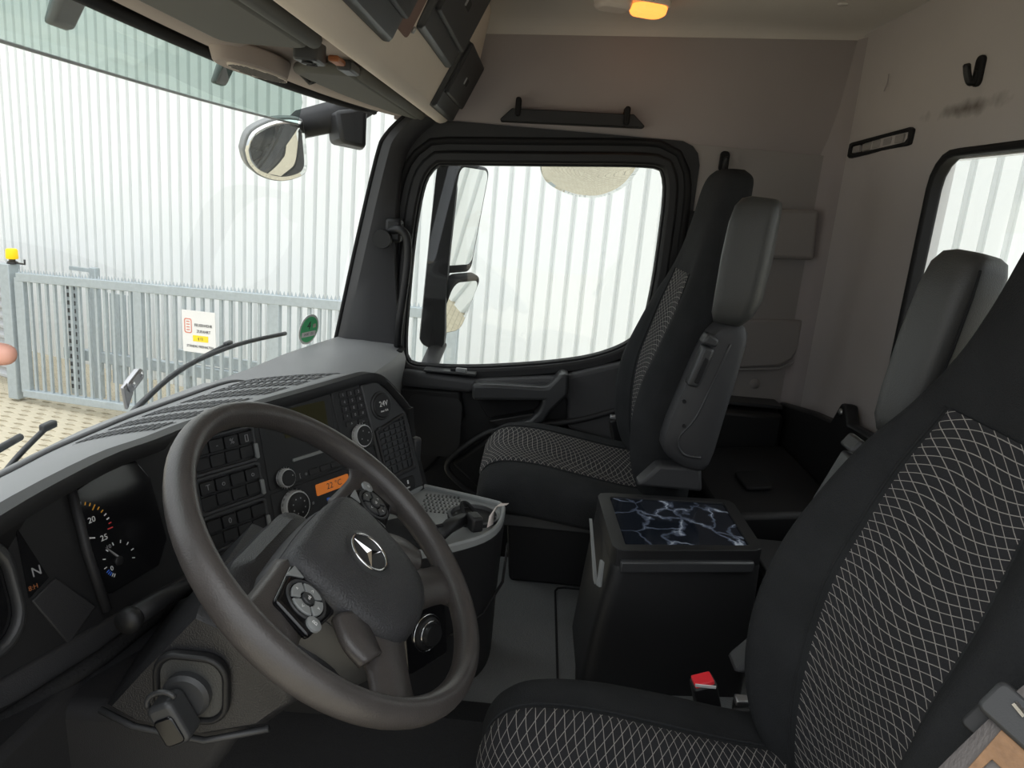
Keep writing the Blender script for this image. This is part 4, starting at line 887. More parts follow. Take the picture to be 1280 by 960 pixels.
    shs = MB().loft([[T((x,(y+0.39)*k-0.39,(z-0.96)*k+0.96)) for y,z in cr(shell+[shell[0]],3)[:-1]] for x,k in ((X0-sd*0.02,1.0),(X1-sd*0.012,1.0),(X1-sd*0.003,0.95),(X1,0.86),(X1+sd*0.004,0.72))]).build('side_shell','seat_shell',t,smooth='auto')
    lv = [(-0.366,1.085),(-0.392,1.078),(-0.368,0.990),(-0.342,0.994)]
    MB().hull([T((X1-sd*0.02,y,z)) for y,z in lv],[T((X1+sd*0.022,y,z)) for y,z in lv]).build('recline_lever','satin_plastic',shs,bevel=0.007,seg=3)
    MB().hull([T((X1+sd*0.015,y,z)) for y,z in [(-0.372,1.06),(-0.382,1.055),(-0.366,1.0),(-0.356,1.003)]],[T((X1+sd*0.0235,y,z)) for y,z in [(-0.372,1.06),(-0.382,1.055),(-0.366,1.0),(-0.356,1.003)]]).build('lever_inlay','rubber',shs,bevel=0.002)
    MB().hull([T((X1-sd*0.02,y,z)) for y,z in [(-0.36,1.09),(-0.392,1.082),(-0.396,1.10),(-0.372,1.112)]],[T((X1+sd*0.026,y,z)) for y,z in [(-0.36,1.09),(-0.392,1.082),(-0.396,1.10),(-0.372,1.112)]]).build('lever_head','satin_plastic',shs,bevel=0.005)
    for (py,pz) in ((-0.345,0.955),(-0.352,0.90)): MB().tube([T((X1-0.0,py,pz)),T((X1+sd*0.008,py,pz))],0.004,n=8).build('screw_hole','rubber',shs)
    MB().tube([T((X1+sd*0.003,y,z)) for y,z in cr([(-0.425,1.09),(-0.40,1.0),(-0.375,0.92),(-0.345,0.87),(-0.36,0.835),(-0.40,0.83)],4)],0.003,n=6).build('shell_ridge','satin_plastic',shs,smooth=True)
    pl4 = [(-0.27,0.742),(-0.315,0.797),(-0.41,0.80),(-0.42,0.742)]
    MB().hull([TC((sd*0.235,y,z)) for y,z in pl4],[TC((sd*0.29,y,z)) for y,z in pl4]).build('hinge_plate','seat_shell',t,bevel=0.008)
    # armrest folded upright
    mA = Matrix.Translation(T((sd*0.285,-0.418-arm,1.13))) @ Matrix.Rotation(recl+math.radians(3),4,'X') @ Matrix.Rotation(sd*math.radians(26),4,'Z')
    ar = []
    for z,k,dy in ((0.0,0.60,0.012),(0.02,0.86,0.006),(0.06,1.0,0.0),(0.14,1.05,0.0),(0.21,1.02,0.0),(0.245,0.95,-0.002),(0.262,0.80,-0.006),(0.268,0.55,-0.01)):
        ar.append([mA @ Vector((x*k,y*k+dy,z)) for x,y in rrect(-0.040,0.040,-0.048,0.048,0.026,5)])
    am = MB().loft(ar).build('armrest','armrest_vinyl',t,smooth=True)
    MB().tube([mA@Vector((-sd*0.0405*k,0.030,z)) for z,k in ((0.03,0.9),(0.08,1.02),(0.14,1.06),(0.21,1.03),(0.245,0.95))],0.0018,n=5).build('seam','seat_cloth',am,smooth=True)
    # base: slides, suspension box, rear pan
    z0 = 0.41 if cx > 0 else 0.10
    MB().hull([TC((-0.20,0.02,0.60)),TC((0.20,0.02,0.60)),TC((0.20,-0.36,0.60)),TC((-0.20,-0.36,0.60))],[(cx-0.17,yo+0.0,z0),(cx+0.17,yo+0.0,z0),(cx+0.17,yo-0.34,z0),(cx-0.17,yo-0.34,z0)]).build('base','rubber',t,bevel=0.01)
    for sg in (-1,1):
        MB().box(TC((sg*0.195,-0.15,0.592)),(0.025,0.44,0.03)).build('slide_rail','satin_plastic',t,bevel=0.003)
    MB().hull([TC((-0.22,0.04,0.64)),TC((0.22,0.04,0.64)),TC((0.22,-0.36,0.64)),TC((-0.22,-0.36,0.64))],[TC((-0.20,0.02,0.595)),TC((0.20,0.02,0.595)),TC((0.20,-0.35,0.595)),TC((-0.20,-0.35,0.595))]).build('seat_pan','black_plastic',t,bevel=0.008)
    return t, T, TC
pseat, PT, PC = seat('black patterned passenger seat with raised vinyl armrest',0.560,0.0,0.0,-1,0.0,0.55,0.0,0.012)
dseat, DT, DC = seat('black driver seat with white threaded centre panels in the foreground',-0.575,-0.080,-0.050,1,math.radians(5.5),0.70,0.015,0.010)
# belt tongue and webbing on the near side of the driver seat
bl = thing('seat_belt','grey driver seat belt with a rusty steel tongue','seat belt',(-0.80,-0.46,0.60))
wb = [(-0.79,-0.40,0.78),(-0.80,-0.425,0.86),(-0.80,-0.445,0.915),(-0.805,-0.475,1.00),(-0.83,-0.56,1.25),(-0.90,-0.66,1.55)]
def ribbon(path, wv, name, mt, par, th=0.0014):
    P = cr(path,5); a = [Vector(p)-Vector(wv) for p in P]; b = [Vector(p)+Vector(wv) for p in P]
    return MB().loft([[a[i],b[i]] for i in range(len(P))],closed=False).build(name,mt,par,smooth=True,solid=th)
ez_ = Vector((-0.70,0.60,0.38)); ex_ = Vector((-0.50,-0.75,-0.45)); ex_ -= ez_*ex_.dot(ez_)/ez_.dot(ez_)
mb_ = frame((-0.846,-0.400,0.996),ex_,ez_.cross(ex_))
ribbon([mb_@Vector((0.002,-0.15,-0.004)),mb_@Vector((0.0,-0.06,-0.002)),mb_@Vector((0.0,-0.01,0.0))],mb_.to_3x3()@Vector((0.022,0,0)),'webbing','belt_webbing',bl)
ribbon([mb_@Vector((0.0,-0.002,0.006)),mb_@Vector((0.004,0.05,0.006)),mb_@Vector((0.01,0.14,-0.01)),mb_@Vector((0.0,0.40,-0.06))],mb_.to_3x3()@Vector((0.024,0,0)),'webbing','belt_webbing',bl)
tg = plate(mb_,rrect(-0.034,0.034,-0.012,0.018,0.006,4),-0.004,0.009).build('tongue_cover','satin_plastic',bl,bevel=0.003)
ring(resample([(-0.018,-0.012),(0.018,-0.012),(0.015,-0.055),(0.009,-0.062),(-0.009,-0.062),(-0.015,-0.055)],40),resample([(-0.009,-0.034),(0.009,-0.034),(0.009,-0.049),(-0.009,-0.049)],40),lambda p:mb_@Vector((p[0]+0.006,p[1],0.002)),lambda p:mb_@Vector((p[0]+0.006,p[1],0.0045))).build('tongue_blade','rusty_steel',bl,bevel=0.0006)
MB().tube([mb_@Vector((-0.018,0.010,0.0095)),mb_@Vector((-0.008,0.008,0.0105))],0.003,n=7).build('rivet','chrome',bl)
plate(mb_@Matrix.Translation((-0.012,-0.020,-0.012)),rrect(-0.022,0.022,-0.012,0.012,0.004,3),-0.006,0.006).build('belt_stop','black_plastic',bl,bevel=0.002)
# buckles
def buckle(nm, lab, c, rz, red, par_mt='black_plastic'):
    b = thing(nm,lab,'buckle',c); m = Matrix.Translation(c)@Matrix.Rotation(rz,4,'Z')@Matrix.Rotation(math.radians(-18),4,'X')
    plate(m@Matrix.Rotation(0,4,'X'),rrect(-0.017,0.017,-0.02,0.02,0.005,3),-0.12,0.0).build('housing',par_mt,b,bevel=0.004)
    if red: plate(m,rrect(-0.014,0.014,-0.0165,0.0165,0.003,3),-0.004,0.006).build('release_button','red_button',b,bevel=0.002); MB().box(m@Vector((-0.0155,0,0.001)),(0.003,0.034,0.004)).build('slot_edge','white_print',b)
    else: MB().box(m@Vector((0,0,0.004)),(0.02,0.03,0.012)).build('tongue','dull_steel',b,bevel=0.003)
    return b
buckle('belt_buckle','black belt buckle with a bright red button beside the driver seat',Vector((-0.235,-0.338,0.600)),0.1,True)
buckle('belt_buckle','black belt buckle without red button behind the driver cushion',Vector((-0.255,-0.405,0.580)),-0.3,False)
pb = buckle('belt_buckle','steel-tipped belt buckle between the passenger seat and door',Vector((0.85,-0.275,0.735)),0.2,False)
ribbon([(0.855,-0.305,0.63),(0.85,-0.30,0.55),(0.85,-0.29,0.30),(0.85,-0.28,0.102)],(0.0,0.02,0.01),'strap','belt_webbing',pb)
# passenger belt on the door pillar
pbelt = thing('passenger_belt','dark seat belt hanging behind the passenger seat','seat belt',(0.97,-0.40,0.62))
ribbon([(0.965,-0.46,1.36),(0.955,-0.44,1.10),(0.93,-0.40,0.90),(0.91,-0.37,0.70)],(0.0,0.022,0.004),'webbing','seat_cloth',pbelt)
# ================================================================== CENTRE BOX
bx = thing('centre_box','black storage box with a marble film lid between the seats','storage box',(0.13,-0.33,0.41))
lo = [(-0.035,-0.158),(0.235,-0.155),(0.26,-0.49),(0.005,-0.50)]; hi = [(-0.055,-0.188),(0.235,-0.176),(0.268,-0.488),(0.010,-0.492)]
def rr(P, r=0.03, n=4):
    out = []; m = len(P)
    for i in range(m):
        a, b, c = Vector(P[i-1]), Vector(P[i]), Vector(P[(i+1)%m]); p = b+(a-b).normalized()*r; q = b+(c-b).normalized()*r
        for k in range(n+1): t = k/n; out.append(tuple(p*(1-t)**2+b*2*t*(1-t)+q*t*t))
    return out
MB().loft([[(x,y,0.41) for x,y in rr(lo)],[(x*0.5+X*0.5,y*0.5+Y*0.5,0.56) for (x,y),(X,Y) in zip(rr(lo),rr(hi))],[(x,y,0.692) for x,y in rr(hi)],[((x-0.13)*0.985+0.13,(y+0.335)*0.985-0.335,0.700) for x,y in rr(hi)]]).build('box_body','black_plastic',bx,smooth='auto')
hi2 = [((x-0.13)*0.99+0.13,(y+0.335)*0.99-0.335) for x,y in hi]
lid_in = [(-0.022,-0.215),(0.215,-0.205),(0.242,-0.462),(0.028,-0.464)]
ring(resample(rr(hi2,0.025),64),resample(lid_in,64),lambda p:(p[0],p[1],0.698),lambda p:(p[0],p[1],0.733)).build('lid_frame','black_plastic',bx,bevel=0.008,seg=3)
mt_ = xy(lid_in,0.70,0.7295).build('marble_panel','marble',bx)
MB().hull([(-0.060,-0.205,0.69),(-0.005,-0.470,0.69),(-0.004,-0.470,0.712),(-0.059,-0.205,0.714)],[(-0.045,-0.205,0.69),(0.01,-0.470,0.69),(0.01,-0.470,0.712),(-0.044,-0.205,0.714)]).build('lid_grip','satin_plastic',bx,bevel=0.004)
MB().hull([(0.15,-0.166,0.70),(0.16,-0.166,0.70),(0.0,-0.172,0.64),(-0.015,-0.173,0.64)],[(0.15,-0.160,0.70),(0.16,-0.160,0.70),(0.0,-0.165,0.64),(-0.015,-0.167,0.64)]).build('tape_strip','grey_plastic',bx)
MB().hull([(-0.050,-0.176,0.705),(-0.040,-0.172,0.705),(-0.046,-0.171,0.655),(-0.052,-0.176,0.655)],[(-0.052,-0.172,0.705),(-0.040,-0.168,0.705),(-0.046,-0.166,0.655),(-0.054,-0.172,0.655)]).build('tape_strip','grey_plastic',bx)
# rear black liner and boxes
lnp = [(0.99,0.80),(0.72,0.845),(0.575,0.862),(0.535,0.92),(0.50,0.925),(0.47,0.885),(0.30,0.895),(-0.95,0.895),(-0.95,0.11),(0.99,0.11)]
ln = xz(lnp,-0.832,-0.80).build('rear_liner','black_plastic',bevel=0.008); tag(ln,'black plastic liner panel along the foot of the rear wall','panel')
MB().lathe([(0.008,0),(0.010,0.004),(0.004,0.008),(0,0.008)],16,frame((0.517,-0.80,0.90),(-1,0,0),(0,0,1))).build('liner_screw','dull_steel',ln,smooth=True)
lr = thing('side_liner','black plastic ledge under the quarter panel behind the passenger seat','panel',(0.93,-0.65,0.41))
MB().box((0.935,-0.62,0.60),(0.11,0.34,0.37)).build('ledge_body','black_plastic',lr,bevel=0.015)
for z in (0.80,0.765): MB().box((0.955,-0.62,z),(0.085,0.34,0.012)).build('ledge_strip','satin_plastic',lr,bevel=0.003)
rb_ = thing('rear_box','low black storage tub on the floor behind the passenger seat','storage box',(0.62,-0.66,0.41))
MB().hull([(0.36,-0.49,0.41),(0.85,-0.49,0.41),(0.85,-0.79,0.41),(0.36,-0.79,0.41)],[(0.345,-0.485,0.66),(0.86,-0.485,0.66),(0.86,-0.795,0.70),(0.345,-0.795,0.70)]).build('tub','black_plastic',rb_,bevel=0.015)
plate(frame((0.56,-0.62,0.684),(1,0,0),(0,1,-0.13)),rrect(-0.07,0.05,-0.035,0.035,0.01,3),-0.004,0.006).build('latch_plate','rubber',rb_,bevel=0.003)
sb = thing('small_box','small dark grey box behind the marble-topped centre box','box',(0.20,-0.66,0.41))
MB().box((0.19,-0.65,0.515),(0.24,0.22,0.21)).build('box_body','dark_plastic',sb,bevel=0.008)
MB().box((0.19,-0.65,0.623),(0.23,0.21,0.012)).build('box_lid','seat_shell',sb,bevel=0.004)
# floor mat of the driver
dm = MB().box((-0.62,0.16,0.112),(0.72,0.86,0.02)).build('floor_mat','carpet',bevel=0.006); tag(dm,'black carpet mat in the driver footwell','mat')
cs = MB().hull([(-0.245,-0.79,0.12),(-0.208,-0.79,0.36),(-0.155,-0.79,0.415),(-0.10,-0.79,0.415),(-0.10,-0.79,0.40),(-0.165,-0.79,0.40)],[(-0.245,0.60,0.12),(-0.208,0.60,0.36),(-0.155,0.60,0.415),(-0.10,0.60,0.415),(-0.10,0.60,0.40),(-0.165,0.60,0.40)]).build('tunnel_carpet','carpet',smooth='auto',origin=True); tag(cs,'black carpet covering the driver side of the tunnel','carpet')
# ================================================================== OUTSIDE THE CAB
# passenger mirror assembly
mm = thing('side_mirror','black passenger door mirror with a tall glass above a small round-cornered one','mirror',(1.24,0.30,0.82))
hs = [(0.385,0.855),(0.362,1.40),(0.345,1.435),(0.30,1.445),(0.285,1.44),(0.30,1.05),(0.295,0.845),(0.33,0.825),(0.37,0.835)]
MB().loft([[(1.25+dx,(y-0.33)*k+0.33+dy,(z-1.13)*k2+1.13) for y,z in cr(hs+[hs[0]],3)[:-1]] for dx,k,k2,dy in ((-0.065,0.92,0.985,0),(-0.05,1.0,1.0,0),(0.03,1.05,1.0,0.01),(0.16,1.0,0.97,0.02),(0.20,0.7,0.92,0.03))]).build('housing','dark_plastic',mm,smooth='auto')
def mglass(poly, c, nrm, nm, rim, dyr):
    m = frame(c, Vector((0,0,1)).cross(Vector(nrm)), (0,0,1)); n = Vector(nrm).normalized(); ex = Vector((0,0,1)).cross(n).normalized(); ey = n.cross(ex); m = frame(c,ex,ey)
    plate(m,[(x*1.13,y*1.06+dyr*(1 if y*dyr > 0 else 0)) for x,y in poly],-0.035,-0.001).build(nm+'_rim',rim,mm,bevel=0.006)
    plate(m,poly,-0.004,0.001).build(nm,'mirror',mm)
mglass(rrect(-0.095,0.095,-0.165,0.165,0.03,5),(1.285,0.262,1.275),(-0.42,-0.90,-0.13),'main_glass','rubber',-0.02)
mglass(rrect(-0.085,0.085,-0.10,0.10,0.035,5),(1.285,0.270,0.965),(-0.42,-0.90,-0.34),'wide_glass','rubber',0.012)
MB().tube([(1.02,0.34,0.70),(1.10,0.335,0.78),(1.22,0.32,0.84)],0.03,n=10,flat=0.6).build('lower_arm','dark_plastic',mm,smooth=True)
MB().tube([(1.03,0.42,1.52),(1.12,0.38,1.49),(1.24,0.335,1.43)],0.025,n=10,flat=0.6).build('upper_arm','dark_plastic',mm,smooth=True)
# kerb mirror above the passenger window
km = thing('kerb_mirror','curved kerb mirror hanging outside above the passenger window','mirror',(1.28,-0.14,1.39))
mkm = frame((1.30,-0.145,1.455),(0,-1,0.03),(-0.78,0.02,0.62))
kp = [(-0.165,0.10),(0.165,0.10),(0.160,0.03),(0.125,-0.035),(0.06,-0.075),(0.0,-0.083),(-0.06,-0.075),(-0.13,-0.045),(-0.163,0.0)]
kp = [(x,y*1.45) for x,y in cr(kp+[kp[0]],4)[:-1]]
plate(mkm,[(x*1.03,y*1.04) for x,y in kp],-0.05,-0.002,0).build('shell','grey_plastic',km,bevel=0.008)
km_rings = [[mkm@Vector((x*k,y*k,0.002+0.012*(1-k*k))) for x,y in kp] for k in (1.0,0.85,0.65,0.4,0.15)]
MB().loft(km_rings).build('glass','mirror',km,smooth=True)
MB().tube([(1.04,-0.14,1.64),(1.20,-0.14,1.66),(1.32,-0.14,1.60)],0.022,n=8).build('arm','dark_plastic',km,smooth=True)
# front mirror hanging at the right corner of the screen
fm = thing('front_mirror','grey-rimmed front mirror hanging outside the windscreen corner','mirror',(1.02,0.86,1.33))
mfm = frame((1.00,0.815,1.432),(0.80,-0.60,0.0),(-0.25,-0.22,0.94))
fp = [(-0.112,-0.01),(-0.10,0.045),(-0.03,0.088),(0.05,0.098),(0.068,0.08),(0.10,0.0),(0.112,-0.05),(0.09,-0.075),(0.03,-0.092),(-0.04,-0.082),(-0.09,-0.05)]
fp = cr(fp+[fp[0]],4)[:-1]
plate(mfm,[(x*1.05,y*1.05) for x,y in fp],-0.03,-0.002).build('shell','grey_plastic',fm,bevel=0.01)
MB().loft([[mfm@Vector((x*k,y*k,0.001+0.010*(1-k*k))) for x,y in fp] for k in (1.0,0.85,0.65,0.4,0.15)]).build('glass','mirror',fm,smooth=True)
MB().tube([(1.03,0.83,1.46),(1.10,0.78,1.52),(1.12,0.66,1.56),(1.05,0.58,1.60)],[0.03,0.045,0.05,0.05],n=8).build('arm','dark_plastic',fm,smooth=True)
MB().hull([(0.98,0.62,1.47),(1.14,0.70,1.47),(1.16,0.72,1.56),(0.98,0.64,1.56)],[(1.0,0.55,1.46),(1.18,0.60,1.46),(1.18,0.60,1.58),(1.0,0.55,1.58)]).build('arm_cover','black_plastic',fm,bevel=0.012)
# external smoked sun visor
xv = thing('outer_visor','smoked green translucent sun visor outside above the windscreen','visor',(0,0.76,1.5))
def xvf(x, v):
    e = 1 if x < 0.62 else math.sqrt(max(0,1-((x-0.62)/0.27)**2)); zb = 1.505; zt = 1.505+0.125*e
    y = 0.79-0.07*abs(x/0.9)**2.5; return (x, y-0.06*v*e, zb+(zt-zb)*v)
xs_ = [-0.95+1.84*i/60 for i in range(61)]
MB().loft([[xvf(x,v/5) for v in range(6)] for x in xs_],closed=False).build('shade','smoked_visor',xv,smooth=True)
MB().tube([xvf(x,0) for x in xs_],0.003,n=6).build('lower_edge','grey_plastic',xv,smooth=True)
for x in (-0.16,0.42):
    MB().hull([(x,0.755,1.60),(x+0.07,0.755,1.60),(x+0.055,0.775,1.545),(x,0.775,1.545)],[(x,0.735,1.60),(x+0.07,0.735,1.60),(x+0.055,0.755,1.545),(x,0.755,1.545)]).build('bracket','grey_plastic',xv,bevel=0.008)
# wipers and scuttle
def wiper(lab, blade, arm):
    t = thing('wiper',lab,'wiper',arm[0],'windscreen wipers'); 
    MB().tube(cr(blade,6),0.006,n=8).build('blade','wiper_black',t,smooth=True)
    MB().tube(cr(arm,6),0.005,n=8).build('arm','wiper_black',t,smooth=True)
    mid = Vector(arm[-1]); MB().box(mid,(0.035,0.014,0.014)).build('joint','wiper_black',t,bevel=0.004)
def scr(u, v, off=0.012): p = Vector(wsx(u,v)); return (p.x,p.y+off,p.z)
wiper('passenger side windscreen wiper parked along the foot of the screen',[scr(0.10,0.06,0.02),scr(0.30,0.135,0.02),scr(0.55,0.155,0.02),scr(0.80,0.15,0.02)],[scr(0.08,0.03,0.03),scr(0.24,0.075,0.05),scr(0.42,0.125,0.05),scr(0.55,0.16,0.035)])
wiper('driver side windscreen wiper parked low at the left of the screen',[scr(-0.75,0.10,0.02),scr(-0.50,0.135,0.02),scr(-0.25,0.15,0.02)],[scr(-0.30,0.05,0.03),scr(-0.20,0.08,0.05),scr(-0.12,0.12,0.05)])
scut = MB().loft([[(x,0.80-0.16*abs(x/0.965)**2.6,zs-0.01),(x,0.84-0.16*abs(x/0.965)**2.6,zs),(x,0.96-0.2*abs(x)**2.6,zs-0.02),(x,0.97-0.2*abs(x)**2.6,0.45),(x,0.80-0.16*abs(x/0.965)**2.6,0.45)] for x,zs in [(-0.98+1.96*i/24, 0.80 if -0.98+1.96*i/24 < -0.1 else 0.80-0.10*min(1,(-0.98+1.96*i/24+0.1)/0.25)) for i in range(25)]]).build('trim_4','cowl_blue',smooth='auto'); struct(scut,'blue-grey scuttle panel under the wipers outside the windscreen','panel')
# toll box bracket glued on the screen, round green sticker
tb = thing('toll_bracket','small metal device bracket stuck to the windscreen','bracket',(0.03,0.75,0.91))
mtb = frame((-0.012,0.742,0.950),(0.93,0.05,0.36),(-0.35,0.1,0.93))
plate(mtb,[(-0.034,-0.030),(0.0,-0.016),(0.0,0.011),(-0.022,0.012)],-0.004,0.004).build('foot','dull_steel',tb,bevel=0.002)
plate(mtb,rrect(-0.012,0.048,-0.011,0.012,0.010,5),-0.006,0.008).build('arm','dull_steel',tb,bevel=0.003)
for x in (0.002,0.036): MB().lathe([(0.0055,0),(0.0055,0.010),(0.003,0.0105),(0,0.0105)],14,mtb@Matrix.Translation((x,0.001,0.0))).build('screw','chrome',tb,smooth='auto')
us_, vs_ = 0.875, 0.155
pS = Vector(wsx(us_,vs_)); dU = (Vector(wsx(us_+0.01,vs_))-pS); dV = (Vector(wsx(us_,vs_+0.01))-pS)
mS = frame(pS+Vector((0,-0.003,0)),dU,dV)
stk = thing('windscreen_sticker','round green emission sticker in the lower corner of the windscreen','sticker',pS)
C36 = [(math.cos(2*math.pi*k/36),math.sin(2*math.pi*k/36)) for k in range(36)]
plate(mS,[(x*0.047,y*0.047) for x,y in C36],-0.001,0.0).build('film','sign_white',stk)
plate(mS,[(x*0.040,y*0.040) for x,y in C36],0.0,0.0012).build('green_disc','sticker_green',stk)
text('sticker_print','4',0.036,mS@Matrix.Translation((-0.004,0.012,0.0015)),'dark_print',stk,0.0002)
plate(mS,rrect(-0.034,0.034,-0.022,-0.006,0.002,2),0.001,0.0016).build('plate_field','sign_white',stk)
text('sticker_print','A-BC 123',0.011,mS@Matrix.Translation((0,-0.014,0.0018)),'dark_print',stk,0.0001)
plate(mS,rrect(0.016,0.030,0.004,0.016,0.002,2),0.001,0.0016).build('seal','shelf_beige',stk)
# ------------------------------------------------------------------ yard
G = -1.2
gd = MB().box((4,0,G-0.15),(60,60,0.2)).build('ground','paving'); struct(gd,'sand-coloured zigzag block paving of the yard','ground')
def child_copies(mesh_obj, mats, parent):
    for m in mats:
        c = mesh_obj.copy(); COL.objects.link(c); c.parent = parent; c.matrix_parent_inverse = Matrix(); c.matrix_local = m
# paving blocks in view, the rest of the yard stays in the material
pv = [(-0.10,-0.045),(-0.05,-0.058),(0.0,-0.045),(0.05,-0.032),(0.10,-0.045),(0.10,0.045),(0.05,0.058-0.026),(0.0,0.045),(-0.05,0.058),(-0.10,0.045)]
pv = [(-0.097,-0.047),(-0.049,-0.030),(0.0,-0.047),(0.049,-0.064),(0.097,-0.047),(0.097,0.047),(0.049,0.030),(0.0,0.047),(-0.049,0.064),(-0.097,0.047)]
pm = xy(pv,0.0,0.012); pav = pm.build('paver','paver_a',gd)
base = Vector((5.45,5.0,G-0.05)); gx = Vector((-0.249,-0.968,0)); gy = Vector((0.968,-0.249,0)); ang = math.atan2(gx.y,gx.x)
mats_ = []
for r in range(18):
    for c in range(16):
        p = base + gx*((c-7.5)*0.20+(0.1 if r%2 else 0)) + gy*((r-9)*0.115); mats_.append(Matrix.Translation(p-Vector(gd.location)+Vector((0,0,0.002*random.random())))@Matrix.Rotation(ang,4,'Z'))
pav.parent = gd; pav.location = (0,0,0); pav.matrix_local = mats_[0]; child_copies(pav, mats_[1:], gd)
# white ribbed hall
WD = Vector((0.373,0.928,0)); WN = Vector((-0.928,0.373,0)); W0 = Vector((5.58,-0.60,0))
pit = 0.162; prof = []
for k in range(-60,100):
    s0 = k*pit
    for ds, d in ((0.0,0.0),(0.018,0.0),(0.030,-0.055),(0.058,-0.055),(0.070,0.0),(0.162,0.0)): prof.append((s0+ds-0.02,d))
def wp(s, d, z): q = W0+WD*s+WN*d; return (q.x,q.y,z)
hall = MB().loft([[wp(s,d,G-0.05) for s,d in prof],[wp(s,d,7.5) for s,d in prof]],closed=False)
back = MB(); hall.add([wp(prof[0][0],-0.3,G),wp(prof[-1][0],-0.3,G),wp(prof[-1][0],-0.3,7.5),wp(prof[0][0],-0.3,7.5)],[(0,1,2,3)])
hw = hall.build('ribbed_hall','wall_white'); tag(hw,'white hall with a vertically ribbed metal wall behind the gate','building')
# galvanised gate
GA = Vector((6.327,5.397,0)); GD = Vector((-0.249,-0.968,0)); GN = Vector((-0.968,0.249,0))
def gp3(s, n, z): q = GA+GD*s+GN*n; return Vector((q.x,q.y,z))
def zt(s): return 0.170+0.042*s
def zb(s): return -1.12+0.042*s
gt = thing('yard_gate','galvanised bar gate with a toothed top rail in front of the hall','gate',gp3(2.4,0,G))
def gbox(s0,s1,n0,n1,z0,z1): return MB().hull([gp3(s0,n0,z0(s0)),gp3(s1,n0,z0(s1)),gp3(s1,n0,z1(s1)),gp3(s0,n0,z1(s0))],[gp3(s0,n1,z0(s0)),gp3(s1,n1,z0(s1)),gp3(s1,n1,z1(s1)),gp3(s0,n1,z1(s0))])
gbox(0.0,4.95,-0.03,0.03,lambda s:zt(s)-0.09,lambda s:zt(s)).build('top_rail','galvanised',gt,bevel=0.006)
gbox(0.0,4.95,-0.04,0.04,lambda s:zb(s)-0.05,lambda s:zb(s)+0.03).build('bottom_rail','galvanised',gt,bevel=0.006)
for s0,wd in ((0.03,0.12),(1.53,0.10),(3.09,0.10),(4.86,0.11)): gbox(s0-wd/2,s0+wd/2,-0.028,0.028,zb,lambda s:zt(s)-0.05).build('stile','galvanised',gt,bevel=0.005)
bar = gbox(-0.014,0.014,-0.014,0.014,lambda s:-1.12,lambda s:0.09).build('bar','galvanised',gt)
L0 = -ROOTLOC[gt.name]; ss = [0.16+0.106*k for k in range(45) if min(abs(0.16+0.106*k-q) for q in (1.53,3.09,4.86)) > 0.06]
bar.location = L0 + GD*ss[0] + Vector((0,0,0.042*ss[0])); child_copies(bar,[Matrix.Translation(L0+GD*s+Vector((0,0,0.042*s))) for s in ss[1:]],gt)
tt = MB()
for k in range(120):
    s = 0.02+0.041*k
    if s < 4.93: tt.add([gp3(s-0.012,-0.004,zt(s)),gp3(s+0.012,-0.004,zt(s)),gp3(s,0.0,zt(s)+0.045),gp3(s-0.012,0.004,zt(s)),gp3(s+0.012,0.004,zt(s))],[(0,1,2),(3,2,4),(0,2,3),(1,4,2),(0,3,4,1)])
tag(tt.build('tooth_strip','galvanised',gt),kind='stuff')
gpst = MB().box((0,0,0),(0.14,0.13,1.46)).xf(Matrix.Translation(gp3(-0.13,-0.02,G+0.72))@Matrix.Rotation(math.atan2(GD.y,GD.x)-math.pi/2,4,'Z')).build('gate_post','galvanised',bevel=0.008); tag(gpst,'thick galvanised gate post under the yellow beacon','post')
pf = thing('perforated_post','slim perforated steel post behind the gate bars','post',gp3(0.33,-0.35,G))
ph = MB().box((0,0,0),(0.02,0.14,1.25)).xf(Matrix.Translation(gp3(0.33,-0.35,G+0.65))@Matrix.Rotation(math.atan2(GD.y,GD.x)-math.pi/2,4,'Z')); ph.build('strip','galvanised',pf)
hm = MB()
for k in range(14):
    for ds in (-0.035,0.035): c = gp3(0.33+ds,-0.335,G+0.12+0.085*k); hm.box(c,(0.012,0.03,0.045))
tag(hm.build('holes','dark_print',pf),kind='stuff')
rfn = thing('rear_fence','galvanised fence panel standing behind the gate','fence',gp3(1.0,-0.45,G))
gbox(0.22,0.52,-0.47,-0.43,lambda s:0.195,lambda s:0.235).build('rail','galvanised',rfn); gbox(0.1,3.4,-0.49,-0.41,lambda s:-0.80+0.02*s,lambda s:-0.68+0.02*s).build('guide_beam','galvanised',rfn,bevel=0.006)
gbox(1.55,2.6,-0.49,-0.45,lambda s:-0.62,lambda s:-0.50).build('guide_plate','galvanised',rfn,bevel=0.004)
gbox(0.52,0.60,-0.47,-0.40,lambda s:-1.2,lambda s:0.255).build('post','galvanised',rfn,bevel=0.006)
for k in range(8):
    gbox(0.66+0.08*k,0.70+0.08*k,-0.46,-0.44,lambda s:-1.0,lambda s:0.0).build('picket','galvanised',rfn)
for s_ in (1.7,3.0): gbox(s_,s_+0.08,-0.47,-0.41,lambda s:-1.2,lambda s:-0.70).build('support','galvanised',rfn)
bc = thing('warning_beacon','yellow warning beacon on top of the gate post','beacon',gp3(-0.085,-0.02,0.25))
mbx = Matrix.Translation(gp3(-0.085,-0.02,0.252))
MB().lathe([(0.05,0.0),(0.05,0.02),(0.03,0.03),(0.03,0.05),(0,0.05)],18,mbx).build('socket','satin_plastic',bc,smooth='auto')
MB().lathe([(0.055,0.05),(0.058,0.06),(0.056,0.14),(0.045,0.155),(0,0.16)],18,mbx).build('dome','beacon_yellow',bc,smooth='auto')
MB().tube([gp3(-0.07,-0.02,0.275),gp3(0.0,-0.02,0.262),gp3(0.08,-0.02,0.262),gp3(0.08,-0.02,0.31)],0.010,n=6).build('lead','satin_plastic',bc,smooth=True)
